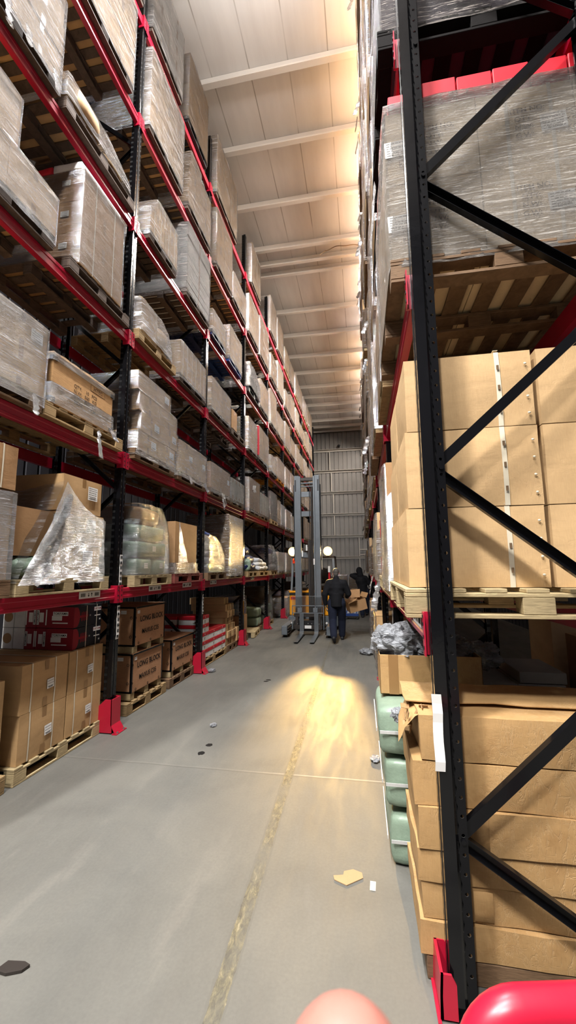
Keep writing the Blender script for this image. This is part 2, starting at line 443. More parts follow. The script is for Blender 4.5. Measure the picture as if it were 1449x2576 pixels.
M_ = {}
def mats():
    M_['card'] = cardboard('tan_cardboard', 'b89468')
    M_['card2'] = cardboard('brown_cardboard', 'a17c56', worn=.4)
    M_['card3'] = cardboard('pale_cardboard', 'c3a178')
    M_['cardy'] = cardboard('golden_cardboard', 'c2a074', worn=.35)
    M_['cardk'] = cardboard('worn_golden_cardboard', 'b28d5e', worn=1)
    M_['cardl'] = cardboard('light_buff_cardboard', 'd6bd98', worn=.2)
    M_['shade'] = cardboard('shade_darkened_white_cardboard', '8f8b86')  # white card darkened to put the deep bay's shade into the colour
    M_['cardg'] = cardboard('grey_white_cardboard', 'b9b8b4')
    M_['cardw'] = cardboard('white_cardboard', 'd8d6d2')
    M_['ply'] = wood('pink_plywood', 'b98a66', .86)
    M_['plyt'] = wood('tan_plywood', 'bf9464', .86)
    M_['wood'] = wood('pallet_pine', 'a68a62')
    M_['woodd'] = wood('old_and_shaded_timber', '7c6148')  # also the shade-darkened copy used on second-shelf pallets
    M_['woodshade'] = wood('shade_darkened_timber', '5e5046')  # darker timber copy standing in for shade under high pallets
    M_['woodr'] = wood('reddish_timber', '86473f')
    M_['woodp'] = wood('pale_new_timber', 'b9a47c')
    M_['red'] = simple('red_beam_paint', 'a3122f', .32, 0, .5, .08, 5, .05)
    M_['redg'] = simple('red_guard_paint', 'ad1730', .34, 0, .5, .06, 5, .05)
    M_['redcart'] = simple('red_printed_card', '86101f', .5, 0, .35, .08)
    M_['redbr'] = simple('bright_red_card', 'c21c2b', .5, 0, .35, .06)
    M_['post'] = post_mat()
    M_['black'] = simple('black_steel_paint', '0d0d0f', .20, 0, .25, .1, 8, .06)
    M_['blackp'] = simple('black_plastic', '1b1b1d', .45, 0, .4, .1, 8, .1)
    M_['blackw'] = simple('near_black_pallet', '100d0c', .85, 0, .1, .2, 10, .2)  # near-black, rough, with little gloss
    M_['blackcard'] = simple('black_printed_card', '16161a', .45, 0, .35, .1)
    M_['zinc'] = simple('zinc_bolt', '9a9a98', .35, .9, .5, .1)
    M_['white'] = simple('white_label', 'e4e2de', .6, 0, .3, .03)
    M_['ink'] = simple('black_ink', '1a1816', .7, 0, .2, .05)
    M_['brownink'] = simple('faded_brown_ink', '6b5640', .8, 0, .2, .1)
    M_['strap'] = simple('clear_strap', 'd6cbb4', .35, 0, .5, .05)
    M_['tape'] = simple('brown_packing_tape', '8f6c44', .3, 0, .5, .08)
    M_['green'] = simple('green_woven_sack', '7f917e', .42, 0, .5, .16, 7, .5)
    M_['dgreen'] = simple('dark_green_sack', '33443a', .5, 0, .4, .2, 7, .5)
    M_['blue'] = simple('blue_plastic', '23407e', .35, 0, .5, .12)
    M_['nblue'] = simple('navy_plastic', '18244e', .35, 0, .5, .15, 6, .2)
    M_['wsack'] = simple('white_plastic_sack', 'b4b6ba', .32, 0, .5, .14, 9, .6)
    M_['violet'] = simple('dark_violet_card', '3a2f3c', .4, 0, .4, .1)
    M_['film'] = film('clear_stretch_film', 'f4e6dc', .02, .70, .17, .08, lo=.55, hi=.61, gloss=1.7)
    M_['filmh'] = film('heavy_stretch_film', 'f6ebe4', .04, .78, .16, .06, lo=.52, hi=.59, gloss=1.9)
    M_['filml'] = film('light_stretch_film', 'f4e6dc', .015, .45, .15, .14, lo=.54, hi=.62, gloss=1.2)
    M_['filmd'] = film('diagonal_stretch_film', 'eef0f2', .015, .40, .14, .45, lo=.54, hi=.61, zs=20, gloss=1.7)
    M_['filmg'] = film('green_tinted_film', 'dfe8e0', .01, .40, .15, .1, lo=.57, hi=.63, gloss=.9)
    M_['filmn'] = film('near_stretch_film', 'f4eadf', .16, .72, .13, .10, lo=.54, hi=.61, zs=36, gloss=3.0)  # whiter base puts the near load's glare into the film
    M_['filmc'] = film('thin_curtain_film', 'eef0f2', .01, .28, .15, .35, lo=.54, hi=.62, zs=18, gloss=.8)
    M_['bag'] = film('crumpled_clear_bag', 'd0d3d8', .34, .4, .16, .6, lo=.45, hi=.62, zs=8)
    M_['floor'] = floor_mat()
    M_['ceil'] = ceiling_mat()
    M_['purlin'] = simple('cream_purlin_paint', 'ddd5cb', .45, 0, .4, .06, 2)
    M_['clad'] = simple('galvanised_cladding', '8e8b87', .42, .25, .5, .10, 1.2)
    M_['girt'] = simple('galvanised_girt', 'c9c3b8', .4, .2, .5, .06)
    M_['dwall'] = simple('grey_wall_cladding', '46454a', .6, 0, .3, .08, 1.5)
    M_['mast'] = simple('grey_mast_steel', '6a7075', .42, .2, .5, .08)
    M_['dsteel'] = simple('dark_mast_steel', '3a3430', .45, .4, .5, .12)
    M_['fork'] = simple('worn_fork_steel', '6d7276', .38, .6, .5, .15)
    M_['yellow'] = simple('yellow_truck_paint', 'f0a01c', .35, 0, .5, .04)
    M_['glass'] = film('clear_guard_screen', 'c8d4d8', .03, .02, .1, .0, gloss=.35)
    M_['orange'] = simple('red_orange_beacon', 'd8401c', .25, 0, .6, .05)
    M_['skin'] = simple('skin', 'c98f7c', .5, 0, .4, .05, 30, .05)
    M_['thumb'] = simple('finger_skin', 'a5695d', .5, 0, .4, .05, 60, .05)
    M_['nail'] = simple('fingernail', 'e8bdb0', .3, 0, .5, .03)
    M_['jacket'] = simple('black_jacket_cloth', '17171a', .85, 0, .2, .15, 9, .4)
    M_['trouser'] = simple('navy_trouser_cloth', '1d2130', .85, 0, .2, .15, 9, .4)
    M_['shoe'] = simple('dark_work_shoe', '2c2c2e', .6, 0, .3, .1)
    M_['glove'] = simple('grey_knit_glove', '6d6f66', .85, 0, .2, .15, 40, .3)
    M_['hair'] = simple('short_grey_hair', '55504b', .7, 0, .3, .2, 60, .3)
    M_['grey_ink'] = simple('grey_print', '77736e', .7, 0, .2, .05)
    M_['halo'] = emit('amber_halo_glow', (1, .52, .13, 1), 3.2)  # glow that stands in for the glare round the truck lamps
    M_['lampw'] = emit('warm_lamp_lens', (1, .74, .36, 1), 60)
    M_['tube'] = emit('white_led_tube', (1, .96, .92, 1), 6)
    M_['led'] = emit('white_led_panel', (.93, .96, 1, 1), 30)
    M_['scrap'] = cardboard('scrap_cardboard', 'a88a66')
mats()
# ------------------------------------------------------------------ camera
cam_d = bpy.data.cameras.new('camera'); cam = bpy.data.objects.new('camera', cam_d); COL.objects.link(cam)
F_PX, PIT, YAW, ROL = 1024.85, .1362, .1781, -.0083
fw = Vector((-sin(YAW) * cos(PIT), cos(YAW) * cos(PIT), sin(PIT))); rt = Vector((cos(YAW), sin(YAW), 0)); up = rt.cross(fw)
r2 = rt * cos(ROL) + up * sin(ROL); u2 = -rt * sin(ROL) + up * cos(ROL)
cam.matrix_world = Matrix(((r2.x, u2.x, -fw.x, 0), (r2.y, u2.y, -fw.y, 0), (r2.z, u2.z, -fw.z, 1.8), (0, 0, 0, 1)))
cam_d.sensor_fit = 'HORIZONTAL'; cam_d.sensor_width = 36.0; cam_d.lens = F_PX / 1449 * 36
cam_d.clip_start = .01; cam_d.clip_end = 200
cam_d.dof.use_dof = True; cam_d.dof.focus_distance = 6.5; cam_d.dof.aperture_fstop = 26
SC.camera = cam

# ------------------------------------------------------------------ the hall
H = 11.4; YEND = 28.0; YBACK = -7.0; XL = -5.6; XR = 4.6
m = MB(); m.box(XL, XR, YBACK, YEND, -.2, 0); struct(m.build('floor', M_['floor']))
m = MB(); m.box(XL, XR, YBACK, YEND, H, H + .1); struct(m.build('ceiling', M_['ceil']))

def corrugated(name, a, b, z0, z1, fixed, axis, pitch, mt, face=-1):
    """trapezoid ribbed sheet; a..b along the wall, standing at the fixed coordinate"""
    prof = []; t = a
    d = .035
    while t < b:
        prof += [(t, 0), (t + pitch * .78, 0), (t + pitch * .82, -.05), (t + pitch * .95, -.05)]
        t += pitch
    prof.append((b, 0))
    n = len(prof); vs = []
    for z in (z0, z1):
        for p, q in prof:
            vs.append((p, fixed + face * q, z) if axis == 'x' else (fixed + face * q, p, z))
    fs = [(i, i + 1, n + i + 1, n + i) for i in range(n - 1)]
    m = MB(); m.add(vs, fs, 0)
    t0, t1 = (fixed + .07, fixed + .14) if face < 0 else (fixed - .14, fixed - .07)
    if axis == 'x': m.box(a, b, t0, t1, z0, z1)
    else: m.box(t0, t1, a, b, z0, z1)
    return struct(m.build(name, mt))
corrugated('wall_end', XL, XR, 0, H, YEND, 'x', .30, M_['clad'])
corrugated('wall_back', XL, XR, 0, H, YBACK, 'x', .30, M_['dwall'], 1)
corrugated('wall_left', YBACK, YEND, 0, H, XL, 'y', .30, M_['dwall'], 1)
corrugated('wall_right', YBACK, YEND, 0, H, XR, 'y', .30, M_['dwall'])

# roof purlins: Z-section rails across the aisle
PUR = [-5.5, -4.0, -2.5, -1.0, .5, 2.0, 3.5, 5.0, 6.47, 7.82, 9.32, 10.8, 11.42, 11.9, 13.9, 15.5, 17.2, 18.8, 20.4, 21.7, 22.9, 24.1, 25.5, 26.7, 27.6]
for i, y in enumerate(PUR):
    m = MB()
    m.prism([(y - .035, H - .005), (y + .09, H - .005), (y + .09, H - .012), (y - .025, H - .012), (y + .005, H - .19), (y - .085, H - .20),
             (y - .085, H - .175), (y - .095, H - .175), (y - .095, H - .212), (y + .018, H - .202)], 'x', XL + .06, XR - .06)
    struct(m.build('trim_%d' % (i + 1), M_['purlin']))
# wall girts and thin sag rods on the end wall
n = len(PUR)
for i, z in enumerate([9.94, 8.43, 6.91, 5.38, 3.88, 2.45]):
    m = MB(); y = YEND - .045
    m.prism([(y, z + .08), (y - .15, z + .08), (y - .15, z + .055), (y - .012, z + .055), (y - .012, z - .08), (y, z - .08)], 'x', XL + .15, XR - .15)
    struct(m.build('trim_%d' % (n + 1 + i), M_['girt']))
n += 6
rods = [(-2.02, 8.53, 9.84), (-1.93, 7.02, 8.34), (-1.83, 5.49, 6.82), (-1.78, 3.99, 5.29), (-.16, .02, 3.78), (.20, 8.53, 9.84), (.25, 7.02, 8.34), (.27, 5.49, 6.82)]
for i, (x, z0, z1) in enumerate(rods):
    m = MB(); m.box(x - .03, x + .03, YEND - .16, YEND - .10, z0, z1)
    struct(m.build('trim_%d' % (n + 1 + i), M_['girt']))
n += len(rods)
for i, (z,) in enumerate([(2.95,), (2.62,)]):
    m = MB(); m.box(-.12, .9, YEND - .16, YEND - .10, z, z + .06)
    struct(m.build('trim_%d' % (n + 1 + i), M_['girt']))
# dome camera and its cable on the end wall
t = thing('security_camera', 'small black dome camera high on the grey ribbed end wall', 'camera', (-1.36, YEND - .07, 10.22))
m = MB(); m.cbox(-.10, .10, -.05, .069, -.09, .09, .02); m.build('bracket', M_['girt'], t)
m = MB(); m.ell((0, -.12, 0), .10); m.build('dome', M_['blackp'], t)
# loose cable trailing from the roof
m = MB(); pts = []
for k in range(26):
    s = k / 25
    pts.append((-.95 + 1.3 * s, 10.95 + .05 * sin(s * 9), H - .235 - .03 * sin(s * 14) - (.16 * (1 - s / .12) if s < .12 else 0)))
m.tube(pts, .011, 6)
tag(m.build('loose_cable', M_['brownink']), 'thin dark cable trailing along a cream roof purlin', 'cable')

# LED battens in a row under the roof over the far rack (seen edge-on; the two nearest added out of view) and high bays above the near end of the aisle
BAT = [5.6, 7.2, 8.9, 10.4, 12.1, 13.7, 15.4, 17.4, 19.6, 21.9, 24.2]
WB = ['nearest', 'second', 'third', 'fourth', 'fifth', 'sixth', 'seventh', 'eighth', 'ninth', 'tenth', 'eleventh', 'twelfth']
BX = [.80, .80] + [.42] * 10  # first two sit hidden, added to light the upper loads opposite
for i, y in enumerate(BAT):
    t = thing('batten_light', 'white LED batten under the roof over the right-rack, %s of the row' % WB[i], 'ceiling light', (BX[i], y, H - .45), 'LED battens over the rack')
    m = MB(); m.cbox(-.11, .11, -.72, .72, .03, .10, .01); m.box(-.02, .02, -.5, -.48, .1, .449); m.box(-.02, .02, .48, .5, .1, .449)
    m.build('housing', M_['white'], t)
    m = MB(); m.cbox(-.10, .10, -.70, .70, -.04, .03, .02); m.build('diffuser', M_['tube'], t)

def lamp(name, loc, size, power, col, rot=(0, 0, 0), spread=180):
    d = bpy.data.lights.new(name, 'AREA'); d.shape = 'RECTANGLE'; d.size, d.size_y = size
    d.energy = power; d.color = col; d.spread = R(spread)
    o = bpy.data.objects.new(name, d); COL.objects.link(o); o.location = loc; o.rotation_euler = rot
    return o
HB = [(-1.25, 3.9), (-1.25, -.2), (-1.25, -4.4), (-3.9, -2.4)]
for i, (x, y) in enumerate(HB):
    t = thing('high_bay_light', 'white LED high bay hanging over the near aisle end, %s' % ['ahead of the camera', 'above the camera', 'well behind the camera', 'behind the camera and aside'][i], 'ceiling light', (x, y, 10.0), 'high bay lights')
    m = MB(); m.cbox(-.18, .18, -.62, .62, .02, .10, .02); m.box(-.01, .01, -.5, -.48, .1, 1.39); m.box(-.01, .01, .48, .5, .1, 1.39)
    m.build('housing', M_['white'], t)
    m = MB(); m.box(-.15, .15, -.58, .58, .005, .018); m.build('diffuser', M_['led'], t)

# ------------------------------------------------------------------ pallet racks
XF = -2.83                      # aisle face of the left-rack
XB = .30                        # aisle face of the right-rack
YL = [4.427 + 2.5904 * (i - 1) for i in range(0, 10)]
YRK = [2.045, 4.50] + [4.50 + 2.59 * k for k in range(1, 9)]
ZL = [0, 1.518, 3.12, 4.718, 6.318, 7.922, 9.542]
ZR = [0, 1.49, 3.27, 4.80, 6.36, 7.94, 9.55]
ORD = ['nearest', 'second', 'third', 'fourth', 'fifth', 'sixth', 'seventh', 'eighth', 'ninth', 'tenth']
LV = ['floor level', 'first shelf', 'second shelf', 'third shelf', 'fourth shelf', 'fifth shelf', 'sixth shelf']

def post_profile(s):
    """sheet steel section, s = +1 when the aisle is towards +x; local x=0 is the aisle face"""
    p = [(0, -.05), (0, -.016), (-.012, -.010), (-.012, .010), (0, .016), (0, .05), (-.052, .05), (-.066, .036), (-.10, .036), (-.10, .026),
         (-.064, .026), (-.05, .042), (-.008, .042), (-.008, .02), (-.02, .014), (-.02, -.014), (-.008, -.02), (-.008, -.042), (-.05, -.042), (-.064, -.026),
         (-.10, -.026), (-.10, -.036), (-.066, -.036), (-.052, -.05)]
    return [(x * s, y) for x, y in p]

def upright(name, xface, s, y, ztop, braces, label, tagpos=True, detail=True):
    """upright frame: front and rear posts joined by zigzag braces"""
    t = thing(name, label, 'rack upright', (xface, y, 0), 'rack uprights')
    m = MB(); m.prism(post_profile(s), 'z', .008, ztop); m.build('front_post', M_['post'], t)
    m = MB(); m.prism(post_profile(-s), 'z', .008, ztop); m.build('rear_post', M_['post'], t, (-s * 1.0, 0, 0))
    for lo, hi, nm in ((-.03, .12, 'front'), (.88, 1.03, 'rear')):
        m = MB(); a, b = sorted((-s * lo, -s * hi)); m.box(a, b, -.075, .075, 0, .008); m.build('foot_plate', M_['black'], t)
    allb = MB()
    for (z0, z1, fwd) in braces:
        xa, xb = (-s * .085, -s * .915) if fwd else (-s * .915, -s * .085)
        m = MB() if detail else allb
        p, q = Vector((xa, 0, z0)), Vector((xb, 0, z1))
        d = (q - p).normalized(); w = Vector((-d.z, 0, d.x))
        # C-section, open towards the far end
        fl_ = 1 if fwd else -1
        for u0, u1, v0, v1 in ((-.024, .024, -.020, -.017), (-.024, -.021, -.017, .016), (.021, .024, -.017, .016)):
            c = [p + w * u0, p + w * u1, q + w * u1, q + w * u0]
            vs = [(v.x, fl_ * v0, v.z) for v in c] + [(v.x, fl_ * v1, v.z) for v in c]
            m.add(vs, [(0, 1, 2, 3), (7, 6, 5, 4), (0, 4, 5, 1), (1, 5, 6, 2), (2, 6, 7, 3), (3, 7, 4, 0)])
        if detail: m.build('brace', M_['black'], t)
    if not detail: allb.build('bracing', M_['black'], t)
    return t

def zig(z0, step, zmax, first=True, gap=.06):
    out = []; z = z0; f = first
    while z + step < zmax:
        out.append((z + gap / 2, z + step - gap / 2, f)); z += step; f = not f
    return out

def guard(xface, s, y, h, label, deep=.13):
    t = thing('post_guard', label, 'post guard', (xface + s * .012, y, 0), 'red post guards')
    a = MB()
    # bent U plate: front leaf leaning out at the foot, two side leaves
    fl = .002 if h < .2 else .055
    pr = [(s * .020, h), (s * .032, h), (s * .036, .09), (s * (.036 + fl), .012), (s * (.024 + fl), .012), (s * .026, .09)]
    a.prism([(x, z) for x, z in pr], 'y', -.085, .085)
    for k in (-1, 1):
        y0, y1 = sorted((k * .085, k * .076))
        a.prism([(s * .030, h), (s * .036, .10), (s * .04, .012), (-s * deep, .012), (-s * deep, h * .8), (-s * deep * .4, h)], 'y', y0, y1)
    a.build('shield', M_['redg'], t)
    a = MB(); x0, x1 = sorted((s * (.050 if h < .2 else .115), s * (.036 if h < .2 else .055))); a.box(x0, x1, -.10, .10, 0, .010); a.build('base_plate', M_['redg'], t)
    for k in (-.06, .06) if h > .2 else ():
        a = MB(); a.tube([(s * .100, k, .010), (s * .100, k, .024)], .012, 8, smooth=False); a.build('anchor_bolt', M_['zinc'], t)
    return t

# near frames have every brace as its own part
for i in range(10):
    y = YL[i]
    z0 = .35
    upright('upright_frame', XF, 1, y, 10.76, zig(z0, .80, 10.4, i % 2 == 0), 'black slotted upright frame of the left-rack, %s from the camera' % ORD[i], detail=i < 5)
    guard(XF, 1, y, .36, 'red steel guard at the foot of the %s left-rack upright' % ORD[i])
for i in range(9):
    y = YRK[i]
    if i == 0:
        br = [(.655, 1.45, True), (1.55, 2.245, False), (2.30, 3.05, True), (3.13, 3.84, False), (3.90, 4.66, True), (4.74, 5.45, False), (5.52, 6.3, True), (6.38, 7.1, False), (7.2, 8.0, True), (8.1, 8.9, False), (9.0, 9.8, True)]
        br = [(.10, .625, False)] + br
        upright('upright_frame', XB, -1, y, 10.76, br, 'tall black upright frame with punched holes beside the red hoop barrier')
    else:
        upright('upright_frame', XB, -1, y, 10.76, zig(.35, .8, 10.4), 'black upright frame of the right-rack, %s from the camera' % ORD[i], detail=i < 2)
    guard(XB, -1, y, .17 if i == 0 else .36, 'red steel guard at the foot of the %s right-rack upright' % ORD[i], .03 if i == 0 else .13)

def beam(name, xc, s, y0, y1, zc, label, arrows=(), front=True, plates=True):
    """box beam with a stepped face and a hooked plate at either end"""
    t = thing(name, label, 'rack beam', (xc, y0, zc), 'red rack beams')
    L = y1 - y0
    p = [(.022, -.065), (.028, -.058), (.028, -.035), (.022, -.028), (.022, .015), (.028, .022), (.028, .055), (.022, .062), (-.024, .062), (-.024, -.065)]
    m = MB(); m.prism([(x * s, z) for x, z in p], 'y', .012, L - .012); m.build('box_section', M_['red'], t)
    if plates:
        for e in (0, 1):
            m = MB(); yy = .006 if e == 0 else L - .006
            a, b = sorted((s * .052, -s * .03))
            m.box(a, b, yy - .006, yy + .006, -.105, .095)
            lo, hi = (yy - .05, yy) if e == 0 else (yy, yy + .05)
            a, b = sorted((s * .053, s * .047))
            m.box(a, b, lo, hi, -.105, .095)
            for k in (-.07, -.02, .04, .075):
                a, b = sorted((s * .054, s * .056)); m.box(a, b, (lo + hi) / 2 - .008, (lo + hi) / 2 + .008, k - .008, k + .008, 1)
            m.build('end_connector', [M_['red'], M_['blackp']], t)
    for yy in arrows:
        m = MB(); X = s * .0295
        Mx = on_px(X, yy - y0, .02) if s > 0 else on_mx(X, yy - y0, .02)
        m.box(-.17, .17, -.035, .035, 0, .001, 0, Mx)
        for k in (-.11, .11):
            for q in range(9):
                w = .003 + .004 * ((q * 7 + 3) % 3) / 2
                m.box(k - .036 + q * .008, k - .036 + q * .008 + w, -.018, .018, .001, .0016, 1, Mx)
        for k, f in ((-.022, -1), (.026, 1)):
            m.box(k - .004, k + .004, -.018, .018, .001, .0016, 1, Mx)
            m.add([(k - .014, f * .004, .0016), (k + .014, f * .004, .0016), (k, f * .024, .0016)], [(0, 1, 2)], 1, False, Mx)
        m.build('location_label', [M_['white'], M_['ink']], t)
    return t

for b in range(9):
    for l in range(1, 7):
        arr = [3.55 + .47, ] if (b, l) == (0, 1) else []
        if l == 1:
            arr = {0: [3.92], 1: [5.30, 6.35], 2: [7.55]}.get(b, [YL[b] + .8])
        beam('shelf_beam', XF - .028, 1, YL[b] + .052, YL[b + 1] - .052, ZL[l], 'red front beam of the %s, %s bay of the left-rack' % (LV[l], ORD[b]), arr, plates=b < 7)
        if b < 4:
            beam('shelf_beam', XF - .972, -1, YL[b] + .052, YL[b + 1] - .052, ZL[l], 'red rear beam of the %s, %s bay of the left-rack' % (LV[l], ORD[b]), plates=False)
for b in range(8):
    for l in range(1, 7):
        beam('shelf_beam', XB + .028, -1, YRK[b] + .052, YRK[b + 1] - .052, ZR[l], 'red front beam of the %s, %s bay of the right-rack' % (LV[l], ORD[b]), [YRK[b] + .45] if l == 1 and b < 2 else [], plates=b < 5)
        if b < 2:
            beam('shelf_beam', XB + .972, 1, YRK[b] + .052, YRK[b + 1] - .052, ZR[l], 'red rear beam of the %s, %s bay of the right-rack' % (LV[l], ORD[b]), plates=False)

def post_tag(x, y, z0, z1, s, label, face='x', ncode=6, w=.055):
    """hanging strip of barcodes"""
    m = MB(); h = z1 - z0
    Mx = on_px(x, y, z0) if s > 0 else on_mx(x, y, z0)
    if face == 'y': Mx = on_my(x, y, z0)
    n = 8
    vs = []; fs = []
    for i in range(n + 1):
        zz = h * i / n; bow = .006 * sin(i * 1.3)
        for k in (-1, 1): vs += [(k * w / 2 + bow * .3, zz, .002 + abs(bow)), (k * w / 2 + bow * .3, zz, .003 + abs(bow))]
    for i in range(n):
        a = i * 4; b2 = a + 4
        fs += [(a + 1, a + 3, b2 + 3, b2 + 1), (a, b2, b2 + 2, a + 2), (a, a + 1, b2 + 1, b2), (a + 2, b2 + 2, b2 + 3, a + 3)]
    m.add(vs, fs, 0, False, Mx)
    for i in range(ncode):
        zc = h * (i + .5) / ncode
        for q in range(7):
            ww = .0025 + .003 * ((q * 5 + i) % 3) / 2
            m.box(-.019 + q * .0055, -.019 + q * .0055 + ww, zc - .017, zc + .017, .0105, .0112, 1, Mx)
    return tag(m.build('barcode_strip', [M_['white'], M_['ink']]), label, 'label', 'barcode strips on posts')
post_tag(XF + .001, YL[1] + .02, 1.60, 1.97, 1, 'long white barcode strip on the second left-rack post, above the first beam')
post_tag(XF + .001, YL[1] + .015, 1.00, 1.38, 1, 'curled white barcode strip hanging below the first beam on the second left-rack post')
post_tag(XF + .001, YL[2] + .02, 1.00, 1.34, 1, 'white barcode strip hanging on the third left-rack post under the first beam')
post_tag(XF + .001, YL[3] + .02, 1.02, 1.42, 1, 'white barcode strip hanging on the fourth left-rack post under the first beam')
post_tag(XF + .001, YL[4] + .02, 1.02, 1.42, 1, 'white barcode strip hanging on the fifth left-rack post under the first beam')
post_tag(XB + .004, YRK[0] - .054, .92, 1.24, -1, 'curled white barcode strip on the punched black post beside the crushed cartons', 'y', 0, w=.042)
post_tag(XB - .001, YRK[1], .80, 1.35, -1, 'thin white strip on the black post behind the box of plastic waste', w=.035)
# ------------------------------------------------------------------ near right post: punched flange + bolts
_fr = next(o for o in COL.objects if o.get('label', '').startswith('tall black upright frame with punched'))
for c in list(_fr.children):
    if c.name.startswith('front_post'):
        bpy.data.objects.remove(c)
m = MB()
p = [(x, y) for x, y in post_profile(-1)]
# drop the camera-side flange from the section; a punched strip replaces it
q = [(0, -.05), (0, -.016), (.012, -.010), (.012, .010), (0, .016), (0, .05), (.052, .05), (.066, .036), (.10, .036), (.10, .033), (.066, .033), (.052, .047),
     (.004, .047), (.004, .018), (.016, .012), (.016, -.012), (.004, -.018), (.004, -.047), (.051, -.047), (.065, -.033), (.067, -.036), (.052, -.05)]
m.prism(q, 'z', .008, 10.76)
pm = m.build('front_post', M_['post'], _fr)
m = MB(); x0, x1 = .0665, .104; cx = .086; r = .0075; NS = 16
z = .10
def ringpt(k, zc, rr, yy): a = 2 * pi * k / NS; return (cx + rr * cos(a), yy, zc + rr * sin(a))
while z < 5.6:
    zc = z + .0375
    outer = []
    for k in range(NS):
        a = 2 * pi * k / NS; dx, dz = cos(a), sin(a)
        sx = (x1 - cx) / dx if dx > 1e-6 else ((x0 - cx) / dx if dx < -1e-6 else 9)
        sz = .0375 / abs(dz) if abs(dz) > 1e-6 else 9
        t_ = min(sx, sz); outer.append((cx + dx * t_, zc + dz * t_))
    for yy in (-.0365, -.0340):
        b = [(x, yy, zz) for x, zz in outer] + [ringpt(k, zc, r, yy) for k in range(NS)]
        m.add(b, [(k, (k + 1) % NS, NS + (k + 1) % NS, NS + k) for k in range(NS)])
    b = [ringpt(k, zc, r, -.0365) for k in range(NS)] + [ringpt(k, zc, r, -.0340) for k in range(NS)]
    m.add(b, [(k, (k + 1) % NS, NS + (k + 1) % NS, NS + k) for k in range(NS)], 1)
    z += .075
m.box(x1 - .0025, x1, -.036, -.020, .1, 5.6)
m.box(x0, x1, -.0365, -.0340, 5.6, 10.76); m.box(x0, x1, -.0365, -.0340, .008, .10)
m.build('punched_flange', [M_['black'], M_['zinc']], _fr)
for zb in (.64, 2.27, 3.865, 4.70):
    m = MB(); m.tube([(.086, -.0365, zb), (.086, -.046, zb)], .011, 6, smooth=False); m.build('bolt', M_['black'], _fr)

# ------------------------------------------------------------------ pallets
_pal = {}
def pallet_parts(L, D, board=.02, blk=.078, rot=False):
    """timber pallet, L along y, D along x (front at x=0, running to -D); returns meshes deck, runner"""
    key = (round(L, 2), round(D, 2), rot)
    if key in _pal: return _pal[key]
    LL, DD = (D, L) if rot else (L, D)
    def T(mb, x0, x1, y0, y1, z0, z1, mi=0):
        c = .003
        if rot: mb.cbox(-y1, -y0, DD - x1 if False else x0 + DD, x1 + DD, z0, z1, c, mi)
        else: mb.cbox(x0, x1, y0, y1, z0, z1, c, mi)
    deck = MB(); n = 7
    w = .1
    for i in range(n):
        yy = (LL - w) * i / (n - 1); e = (noise.noise((i * 3.3, L, D)) * .008)
        T(deck, -DD, e if False else 0, yy, yy + w, .120, .140)
    for xx in (0, (-DD + .1) / 2, -DD + .1):
        T(deck, xx - .1, xx, 0, LL, .100, .1195)
    runs = []
    for xx in (0, (-DD + .1) / 2, -DD + .1):
        r = MB(); T(r, xx - .1, xx, 0, LL, .0, .020)
        for yy in (0, (LL - .14) / 2, LL - .14): T(r, xx - .1, xx, yy, yy + .14, .0205, .0995)
        runs.append(r.mesh('runner'))
    _pal[key] = (deck.mesh('deck'), runs)
    return _pal[key]

def pallet(x, y0, y1, z, label, mt='wood', D=1.0, parts=True, rot=False, group='timber pallets', rz=0, cat='pallet'):
    deck, runs = pallet_parts(y1 - y0, D, rot=rot)
    t = thing('wooden_pallet' if 'plastic' not in label else 'plastic_pallet', label, cat, (x, y0, z), group, rz)
    for nm, me in [('deck', deck)] + [('runner', r) for r in runs]:
        o = place(nm, me, t)
        if len(me.materials) == 0: me.materials.append(M_['wood'])
        o.material_slots[0].link = 'OBJECT'; o.material_slots[0].material = M_[mt]
    return t

